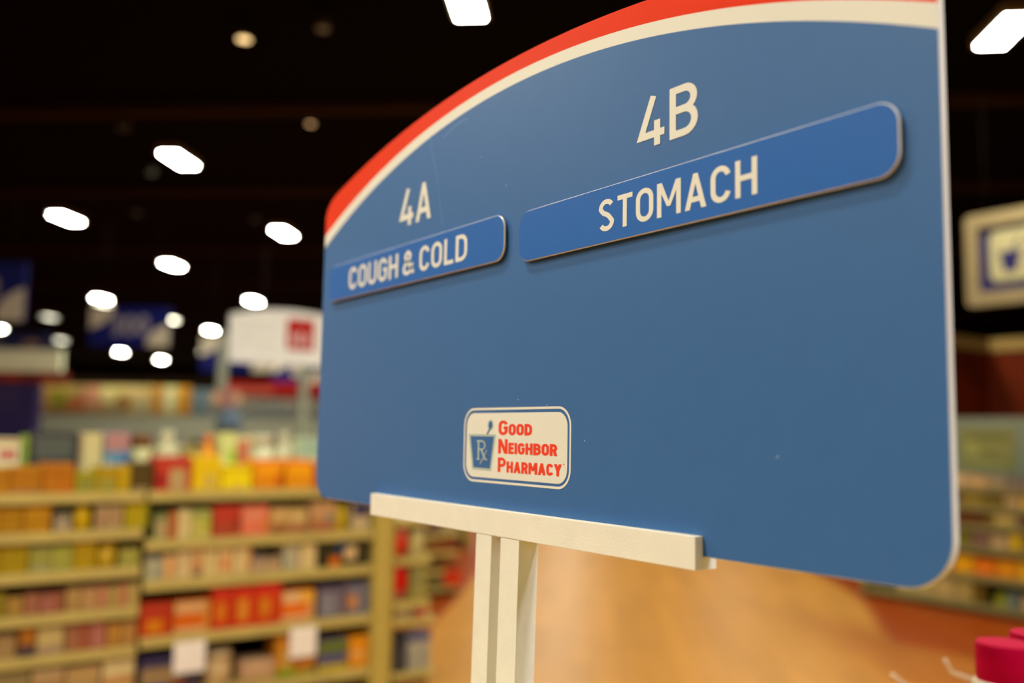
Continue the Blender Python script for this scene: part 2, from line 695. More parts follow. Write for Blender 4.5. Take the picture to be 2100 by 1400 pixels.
HID += [(-0.4, 2.6), (-1.0, -1.9), (10.6, -2.95), (14.4, -2.95), (9.9, 0.92), (13.8, 0.92), (17.6, 0.92), (21.5, 0.92), (21.5, -2.95),  # opens with unseen lamps added to light the sign and its stand
        (8.0, 11.7), (12.0, 15.5), (17.0, 15.5), (39.5, 9.0), (39.5, 5.0), (39.5, 0.9), (34.0, 7.5), (30.0, 5.0), (17.5, 4.9), (26.0, 0.92), (33.0, 0.92)]  # far-end ones are added, unseen, to brighten the back wall
for u, v in HID:
    p = uv(u, v)
    if p.x > 3.2:
        continue
    ceiling_lamp(p.x, p.y, 'lit ceiling panel out of sight above, behind or beside the big sign',
                 *((330.0, (0.93, 0.94, 1.0)) if (u, v) in ((-1.0, -1.9), (-1.2, -2.95)) else ()))  # cool colour chosen to neutralise the stand's side faces

m_fill = emit('added_wall_fill', (1.0, 0.90, 0.62), 17.0)  # added glow, out of view, that lifts the far wall
for k in range(6):
    v = 12.2 + 3.1 * k
    c = uv(43.8, v, 4.40)
    t = thing('added_wall_lamp', ('added unseen wall lamp behind the dark valance, above the ' + ('grey teal header', 'red band and header', 'gap beside the mural', 'orange end of the mural', 'cream middle of the mural', 'green end of the mural')[k]),
              'wall lamp', tuple(c), 'added wall lamps')
    mb = MB()
    uvbox(mb, 43.66, 43.90, v - 1.4, v + 1.4, 4.40, CEIL, m_house)
    mb.build('housing', t)
    mb = MB()
    mb.poly([uv(a, b, z) for a, b, z in ((43.68, v - 1.35, 4.37), (43.68, v + 1.35, 4.37), (43.88, v + 1.35, 4.39), (43.88, v - 1.35, 4.39))], m_fill)
    mb.build('diffuser', t)

# small spotlights between the panels; the faint ones are glints given a glow
m_can = mat('spot_can_metal', (0.02, 0.018, 0.015), 0.6, 0.3)
for x, y, rad, col, st, s in (
        (-6.71, 2.28, 0.050, (1.0, 0.66, 0.28), 2.6, 'brightest round ceiling spotlight, warm yellow, high above the red sign stripe'),
        (-8.21, 3.48, 0.034, (1.0, 0.60, 0.25), 1.6, 'round amber ceiling spotlight, second brightest, right over the red stripe'),
        (-6.17, 2.68, 0.045, (1.0, 0.55, 0.22), 0.12, 'dim brown ceiling spotlight beside the brightest spotlight'),  # this and the four below are glints given a glow
        (-9.54, 2.07, 0.05, (1.0, 0.45, 0.15), 0.035, 'very faint ceiling spotlight above the largest whole light panel'),
        (-11.03, 2.74, 0.05, (1.0, 0.85, 0.5), 0.10, 'faint grey ceiling spotlight touching the lower side of the largest panel'),
        (-13.25, 3.13, 0.05, (1.0, 0.65, 0.3), 0.07, 'faint ceiling spotlight between the two long light panels'),
        (-12.54, 4.54, 0.05, (1.0, 0.6, 0.3), 0.06, 'faint ceiling spotlight above the panel near the sign corner')):
    t = thing('ceiling_spot', s, 'spotlight', (x, y, CEIL - 0.12), 'ceiling spotlights and glints')
    mb = MB()
    mb.lathe([(rad + 0.008, -0.02), (rad + 0.012, 0.05), (rad * 0.7, 0.09), (0.012, 0.10), (0.012, 0.12)], (x, y, CEIL - 0.12), m_can, 20)
    mb.build('can', t)
    mb = MB()
    mb.poly([(x + rad * math.cos(a * math.pi / 12), y + rad * math.sin(a * math.pi / 12), CEIL - 0.142) for a in range(24)], emit('spot_lens', col, st))
    mb.build('lens', t)

# ================================================================== the big aisle sign
SX, SY = -0.7585, 0.5450         # centre of the board, front face
HW, TH = 0.4578, 0.0075
m_blue = mat('blue_sign_print', tuple(c * k for c, k in zip(pc((70, 101, 141)), (0.73, 0.83, 0.78))), 0.42, 0.24, 0.015, 40, bump=0.03, bscale=900)
m_strip = mat('deep_blue_strip_print', tuple(c * k for c, k in zip(pc((50, 98, 165)), (0.54, 0.78, 0.70))), 0.42, 0.24, 0.015, 40)
m_red = mat('red_sign_print', (0.70, 0.033, 0.0008), 0.45, 0.10, 0.02)
m_white = mat('white_sign_print', (0.72, 0.71, 0.64), 0.45, 0.3, 0.015)
m_core = mat('white_board_edge', (0.80, 0.77, 0.70), 0.38, 0.5, 0.02)
m_lred = mat('red_logo_print', (0.80, 0.045, 0.015), 0.45, 0.4, 0.01)
m_sage = mat('sage_logo_print', (0.42, 0.50, 0.46), 0.5, 0.4, 0.01)
m_letter = mat('white_lettering', (0.74, 0.73, 0.66), 0.45, 0.3, 0.01)
m_scratch = mat('scuffed_blue_print', tuple(min(0.9, c * 1.5 + 0.05) for c in pc((70, 101, 141))), 0.5, 0.4, 0.1)


def W(a, b, d=0.0):
    """sign coordinates -> world: a along the board, b height from the eye line, d towards the viewer"""
    return (SX + a, SY - d, EYE + b)


def z_arc(x, top, R):
    return top - (R - math.sqrt(R * R - x * x))


ZB = -0.0907
RB = 0.033


def z_top(x):
    z = z_arc(x, 0.3935, 1.52)
    dx = HW - abs(x)
    if dx < 0.030:
        q = 1 - dx / 0.030
        z -= 0.021 * (1 - math.sqrt(max(0, 1 - q * q)))
    return z


def z_bot(x):
    dx = HW - abs(x)
    if dx < RB:
        return ZB + RB - math.sqrt(max(0, RB * RB - (RB - dx) ** 2))
    return ZB


xs = []
for k in range(17):
    xs.append(-HW + RB * (1 - math.cos(math.pi / 2 * k / 16)))
for k in range(1, 64):
    xs.append(-HW + RB + (2 * HW - 2 * RB) * k / 64)
xs += [-x for x in xs[16::-1]]
sign = thing('aisle_sign', 'big blue arched aisle sign reading 4A and 4B in a white stand', 'sign', (SX, SY + TH / 2, EYE + ZB))
out = [(x, z_bot(x)) for x in xs] + [(x, z_top(x)) for x in xs[::-1]]
mb = MB()
n = len(out)
clean = [out[0]]
for p in out[1:]:
    if (Vector(p) - Vector(clean[-1])).length > 2e-4:
        clean.append(p)
mb.prism(clean, lambda a, b, d: W(a, b, -d), 0.0004, TH, m_core, 0.0009)
mb.build('board', sign)
mb = MB()
for i in range(len(xs) - 1):
    a, c = xs[i], xs[i + 1]
    if c - a < 1e-7:
        continue

    def lv(x):
        e = 0.0007
        t, b = z_top(x) - e, z_bot(x) + e
        wb, wt = z_arc(x, 0.3640, 1.065), z_arc(x, 0.3762, 1.115)
        return b, max(b, min(wb, t)), max(b, min(wt, t)), t
    la, lc = lv(a), lv(c)
    for k, m in enumerate((m_blue, m_white, m_red)):
        if max(la[k + 1] - la[k], lc[k + 1] - lc[k]) > 1e-6:
            mb.poly([W(a, la[k]), W(c, lc[k]), W(c, lc[k + 1]), W(a, la[k + 1])], m)
face = mb.build('printed_face', sign)
# faint scuffs left on the print
mb = MB()
for pts, w in (([(-0.171, 0.352), (-0.164, 0.328), (-0.152, 0.298), (-0.147, 0.277), (-0.136, 0.236)], 0.0006),
               ([(-0.139, 0.342), (-0.118, 0.349), (-0.098, 0.352), (-0.090, 0.351)], 0.0008)):
    stroke(mb, pts, False, w, lambda a, b: W(a, b, 0.0001), m_scratch)
for a, b in ((0.016, 0.035), (0.062, 0.029), (0.098, 0.013), (0.118, -0.004), (-0.012, 0.258), (0.33, -0.012), (0.10, 0.36), (-0.06, 0.30)):
    mb.poly([W(a + 0.0006 * math.cos(t), b + 0.0006 * math.sin(t), 0.0001) for t in (0, 1.2, 2.5, 3.9, 5.2)], m_letter)
mb.build('scuffs', sign)
D0 = 0.0003
for s, x0, z0, cap, wd, lab in (('4A', -0.2396, 0.2520, 0.0457, 0.0758, 'white 4A lettering'), ('4B', 0.1840, 0.2470, 0.0440, 0.0710, 'white 4B lettering')):
    mb = MB()
    text(mb, s, x0, z0, cap, lambda a, b: W(a, b, D0), m_letter, 0.145, wd, 0.12)
    mb.build('aisle_number', sign)['label'] = lab
for s, x0, x1, tx, tz, cap, wd, lab in (
        ('COUGH & COLD', -0.4310, -0.0068, -0.3644, 0.1886, 0.0296, 0.2884, 'COUGH & COLD strip'),
        ('STOMACH', 0.0189, 0.4325, 0.1404, 0.1816, 0.0290, 0.1779, 'STOMACH strip')):
    z0, z1 = (0.1785, 0.2275) if x0 < 0 else (0.1712, 0.2222)
    o = rrect(x0, z0, x1, z1, 0.016, 10)
    mb = MB()
    mb.prism(o, lambda a, b, d: W(a, b, d), 0.0026, 0.0050, m_core, 0.0005)
    mb.prism(inset(o, 0.007), lambda a, b, d: W(a, b, d), 0.0003, 0.0027, m_core)     # foam tape behind the strip
    st = mb.build('category_strip', sign)
    st['label'] = lab
    mb = MB()
    mb.poly([W(a, b, 0.00512) for a, b in inset(o, 0.0006)], m_strip)
    mb.build('strip_print', st)
    mb = MB()
    text(mb, s, tx, tz, cap, lambda a, b: W(a, b, 0.0053), m_letter, 0.15, wd, 0.13, None, 0.20)
    mb.build('lettering', st)

# pharmacy logo printed low on the board
def ring(mb, o, i, d, m):
    k = len(o)
    for a in range(k):
        c = (a + 1) % k
        mb.poly([W(*o[a], d), W(*o[c], d), W(*i[c], d), W(*i[a], d)], m)


lo = rrect(-0.0812, -0.0493, 0.0989, 0.0275, 0.0185, 10)
mb = MB()
ring(mb, lo, inset(lo, 0.0023), 0.0002, m_letter)
logo = mb.build('logo', sign)
mb = MB()
mb.poly([W(a, b, 0.0002) for a, b in rrect(-0.0759, -0.0444, 0.0938, 0.0222, 0.0138, 10)], m_letter)
mb.build('logo_panel', logo)
mb = MB()
d = 0.00035
mb.poly([W(*p, d) for p in ((-0.0722, 0.0003), (-0.0638, -0.0368), (-0.0290, -0.0371), (-0.0212, 0.0002))][::-1], m_sage)
mb.poly([W(*p, d + .0001) for p in ((-0.0682, -0.0020), (-0.0612, -0.0345), (-0.0310, -0.0347), (-0.0246, -0.0020))][::-1], m_blue)
mb.poly([W(-0.0312 + 0.0053 * math.cos(t / 4 * math.pi / 3), 0.0098 + 0.0056 * math.sin(t / 4 * math.pi / 3), d) for t in range(24)], m_sage)
mb.poly([W(-0.0312 + 0.0034 * math.cos(t / 4 * math.pi / 3), 0.0098 + 0.0040 * math.sin(t / 4 * math.pi / 3), d + .0001) for t in range(24)], m_blue)
stroke(mb, [(-0.0322, 0.0062), (-0.0372, 0.0002)], False, 0.0030, lambda a, b: W(a, b, d), m_sage)
stroke(mb, [(-0.0322, 0.0062), (-0.0372, 0.0002)], False, 0.0018, lambda a, b: W(a, b, d + .0001), m_blue)
_n = [0]


def f2(a, b):
    return W(a, b, d + .0002 + .00004 * _n[0])



_n[0] += 1
stroke(mb, [(-0.0522, -0.0073), (-0.0522, -0.0254)], False, 0.0027, f2, m_sage)
_n[0] += 1
stroke(mb, [(-0.0556, -0.0069), (-0.0460, -0.0069)] + arc(-0.0460, -0.0112, 0.0056, 0.0043, 90, -90, 10) + [(-0.0522, -0.0155)], False, 0.0016, f2, m_sage)
_n[0] += 1
mb.poly([f2(*p) for p in ((-0.0416, -0.0082), (-0.0394, -0.0100), (-0.0394, -0.0126), (-0.0416, -0.0142))], m_sage)
_n[0] += 1
mb.poly([f2(*p) for p in ((-0.0486, -0.0155), (-0.0455, -0.0155), (-0.0374, -0.0258), (-0.0410, -0.0258))], m_sage)
for a in (-0.0556, -0.0418):
    stroke(mb, [(a, -0.0258), (a + 0.0066, -0.0258)], False, 0.0012, f2, m_sage)
_n[0] += 1
stroke(mb, [(-0.0366, -0.0160), (-0.0484, -0.0306)], False, 0.0013, f2, m_sage)
mb.build('mortar_emblem', logo)
mb = MB()
for s, z0, cap, wd in (('GOOD', -0.0003, 0.0148, 0.0564), ('NEIGHBOR', -0.0189, 0.0146, 0.0958), ('PHARMACY', -0.0374, 0.0146, 0.1028)):
    text(mb, s, -0.0168, z0, cap, lambda a, b: W(a, b, d), m_lred, 0.195, wd, 0.055, 0.76)
mb.poly([W(0.0892 + 0.0008 * math.cos(t), -0.0262 + 0.0008 * math.sin(t), d) for t in (0, 1, 2, 3, 4, 5)], m_lred)
mb.build('logo_lettering', logo)

# ------------------------------------------------------------------ its white stand
m_stand = mat('white_foam_board', (0.80, 0.76, 0.67), 0.6, 0.3, 0.03, 30, bump=0.12, bscale=500)
stand = thing('sign_stand', 'white stand of two square posts and crossbars gripping the blue sign', 'sign stand', (-0.7595, 0.5475, 1.16))
mb = MB()
mb.box((-1.0330, 0.5358, EYE - 0.1002), (-0.4990, SY - 0.0003, EYE - 0.0746), m_stand, 0.0006)
mb.build('front_crossbar', stand)
mb = MB()
mb.box((-1.0330, SY + TH + 0.0002, EYE - 0.1002), (-0.4985, 0.5592, EYE - 0.0780), m_stand, 0.0006)
mb.build('rear_crossbar', stand)
mb = MB()
mb.box((-1.0330, SY - 0.0002, EYE - 0.1000), (-0.4992, SY + TH + 0.0001, EYE + ZB - 0.0003), m_stand)
mb.build('spacer', stand)
for x0, x1 in ((-0.7990, -0.7712), (-0.7556, -0.7248)):
    mb = MB()
    mb.box((x0, 0.5360, 1.166), (x1, 0.5590, EYE - 0.1006), m_stand, 0.0005)
    mb.v = [(x - 0.027 * (EYE - 0.1 - z), y, z) for x, y, z in mb.v]
    mb.build('post', stand)
mb = MB()
mb.box((-0.85, 0.50, 1.16), (-0.69, 0.60, 1.166), m_stand, 0.001)
mb.build('foot_plate', stand)

# ================================================================== shelving units
m_tan = mat('cream_shelf_metal', pc((186, 148, 66), 0.92), 0.5, 0.4, 0.04)
m_tan2 = mat('cream_post_metal', pc((190, 150, 60), 0.92), 0.5, 0.4, 0.04)
m_back = mat('dark_shelf_back', pc((22, 14, 4), 1.0), 0.8, 0.1)
m_kick = mat('dark_kick_plate', (0.02, 0.014, 0.008), 0.7, 0.2)
m_olive = mat('olive_shelf_metal', pc((122, 102, 52), 1.1), 0.5, 0.35, 0.05)
m_rail = mat('price_rail_plastic', pc((192, 154, 72), 0.92), 0.4, 0.5, 0.10, 6)
m_rail2 = mat('olive_price_rail', pc((130, 108, 55), 1.1), 0.4, 0.5, 0.10, 6)


m_reflect = mat('tan_sheen_reflector', pc((196, 158, 88), 1.0), 0.6, 0.3, 0.15, 3)  # light tan so the added bays reflect warmly in the sign


def shelf_unit(name, label, lo, hi, face, levels, deep, m, rail, lip=0.045, back_top=1.42, kick=0.10, group=None, bm_=None):
    """shelving between corners lo, hi (x, y); face: '+x' or '-y' is the shopping side"""
    x0, y0 = lo
    x1, y1 = hi
    t = thing(name, label, 'shelving unit', ((x0 + x1) / 2, (y0 + y1) / 2, 0), group)
    px = face == '+x'
    mb = MB()
    if px:
        mb.box((x0, y0, 0.0), (x0 + 0.04, y1, back_top), bm_ or m_back)
    else:
        mb.box((x0, y1 - 0.04, 0.0), (x1, y1, back_top), m_back)
    mb.build('back_panel', t)
    mb = MB()
    if px:
        mb.box((x0 + 0.04, y0 + .002, 0.0), (x1 - 0.03, y1 - .002, kick), m_kick)
    else:
        mb.box((x0 + .002, y0 + 0.03, 0.0), (x1 - .002, y1 - 0.04, kick), m_kick)
    mb.build('kick_plate', t)
    for z in levels:
        mb = MB()
        if px:
            mb.box((x0 + 0.041, y0 + .006, z - 0.018), (x1 - 0.006, y1 - .006, z), m)
        else:
            mb.box((x0 + .006, y0 + 0.006, z - 0.018), (x1 - .006, y1 - 0.041, z), m)
        s = mb.build('shelf', t)
        mb = MB()
        if px:
            mb.box((x1 - 0.0058, y0 + .006, z - lip), (x1, y1 - .006, z + 0.001), rail, 0.002)
        else:
            mb.box((x0 + .006, y0, z - lip), (x1 - .006, y0 + 0.0058, z + 0.001), rail, 0.002)
        mb.build('price_rail', s)
    return t


BACKX = -5.10
u_yel = shelf_unit('shelving_unit', 'cream shelving unit full of ochre and yellow packs, beside the frame edge', (BACKX, -0.0), (-4.68, 1.2260), '+x',
                   [1.246, 1.071, .893, .705, .525, .345, .16], .4, m_tan, m_rail, group='cream shelving units')
u_pst = shelf_unit('shelving_unit', 'cream shelving unit with red and orange cartons, ending at a tall post', (BACKX, 1.2290), (-4.68, 2.4600), '+x',
                   [1.246, 1.011, .820, .554, .272, .14], .4, m_tan, m_rail, lip=0.048, group='cream shelving units')
mb = MB()
mb.box((BACKX, 2.4604, 0.0), (-4.668, 2.570, 1.30), m_tan2, 0.004)
mb.build('end_post', u_pst)

for k in range(3):  # unseen bays added as warm reflectors for the sign's sheen
    shelf_unit('shelving_unit', 'cream shelving unit out of frame, added to reflect warm light onto the sign', (BACKX, -1.229 * (k + 1)), (-4.68, -1.229 * k - 0.003), '+x',
               [1.246, 1.071, .893, .705, .525, .345, .16], .4, m_tan, m_rail, group='cream shelving units added out of frame', bm_=m_reflect, back_top=2.1)
# ------------------------------------------------------------------ products
ORD = ['top', 'second', 'third', 'fourth', 'fifth', 'sixth']
BAY = {'L': 'yellow bay', 'R': 'post-side bay'}
m_capw = pm((225, 205, 150), 1.0, 0.4, 'cap_plastic')


def carton(name, t_lo, t_hi, base, feats, face, k_=1.0):
    """printed carton: its front carries flat printed areas in the same mesh"""
    mb = MB()
    m = pm(base, k_, 0.5)
    mb.box(t_lo, t_hi, m, 0.0025)
    x0, y0, z0 = t_lo
    x1, y1, z1 = t_hi
    e = 0.003
    k = 0
    for u0, v0, u1, v1, c in feats:
        k += 1
        mm = pm(c, k_, 0.5)
        if face == '+x':
            a, b = y0 + e + (y1 - y0 - 2 * e) * u0, y0 + e + (y1 - y0 - 2 * e) * u1
            c0, c1 = z0 + e + (z1 - z0 - 2 * e) * v0, z0 + e + (z1 - z0 - 2 * e) * v1
            X = x1 + 0.0003 * k
            mb.poly([(X, a, c0), (X, b, c0), (X, b, c1), (X, a, c1)], mm)
        else:
            a, b = x0 + e + (x1 - x0 - 2 * e) * u0, x0 + e + (x1 - x0 - 2 * e) * u1
            c0, c1 = z0 + e + (z1 - z0 - 2 * e) * v0, z0 + e + (z1 - z0 - 2 * e) * v1
            Y = y0 - 0.0003 * k
            mb.poly([(a, Y, c0), (b, Y, c0), (b, Y, c1), (a, Y, c1)], mm)
    return mb.build(name)


def bottle(name, c, r, h, base, cap):
    o = bpy.data.objects.new(name, None)
    sc.collection.objects.link(o)
    o.location = c
    mb = MB()
    mb.lathe([(r * .9, 0), (r, 0.006), (r, h * .62), (r * .92, h * .70), (r * .45, h * .80), (r * .42, h * .84)], c, pm(base, 0.82, 0.45, 'bottle_plastic'), 20)
    mb.build('bottle_body', o)
    mb = MB()
    mb.lathe([(r * .50, h * .84), (r * .52, h * .86), (r * .52, h * .98), (r * .46, h)], c, pm(cap, 0.82, 0.45, 'bottle_plastic'), 20)
    mb.build('cap', o)
    return o


def tub(name, c, r, h, base, lid):
    o = bpy.data.objects.new(name, None)
    sc.collection.objects.link(o)
    o.location = c
    mb = MB()
    mb.lathe([(r * .93, 0), (r * .97, 0.005), (r * .97, h * .78)], c, pm(base, 0.82, 0.45, 'bottle_plastic'), 22)
    mb.build('tub_body', o)
    mb = MB()
    mb.lathe([(r, h * .78), (r, h * .97), (r * .95, h)], c, pm(lid, 0.82, 0.45, 'bottle_plastic'), 22)
    mb.build('lid', o)
    return o


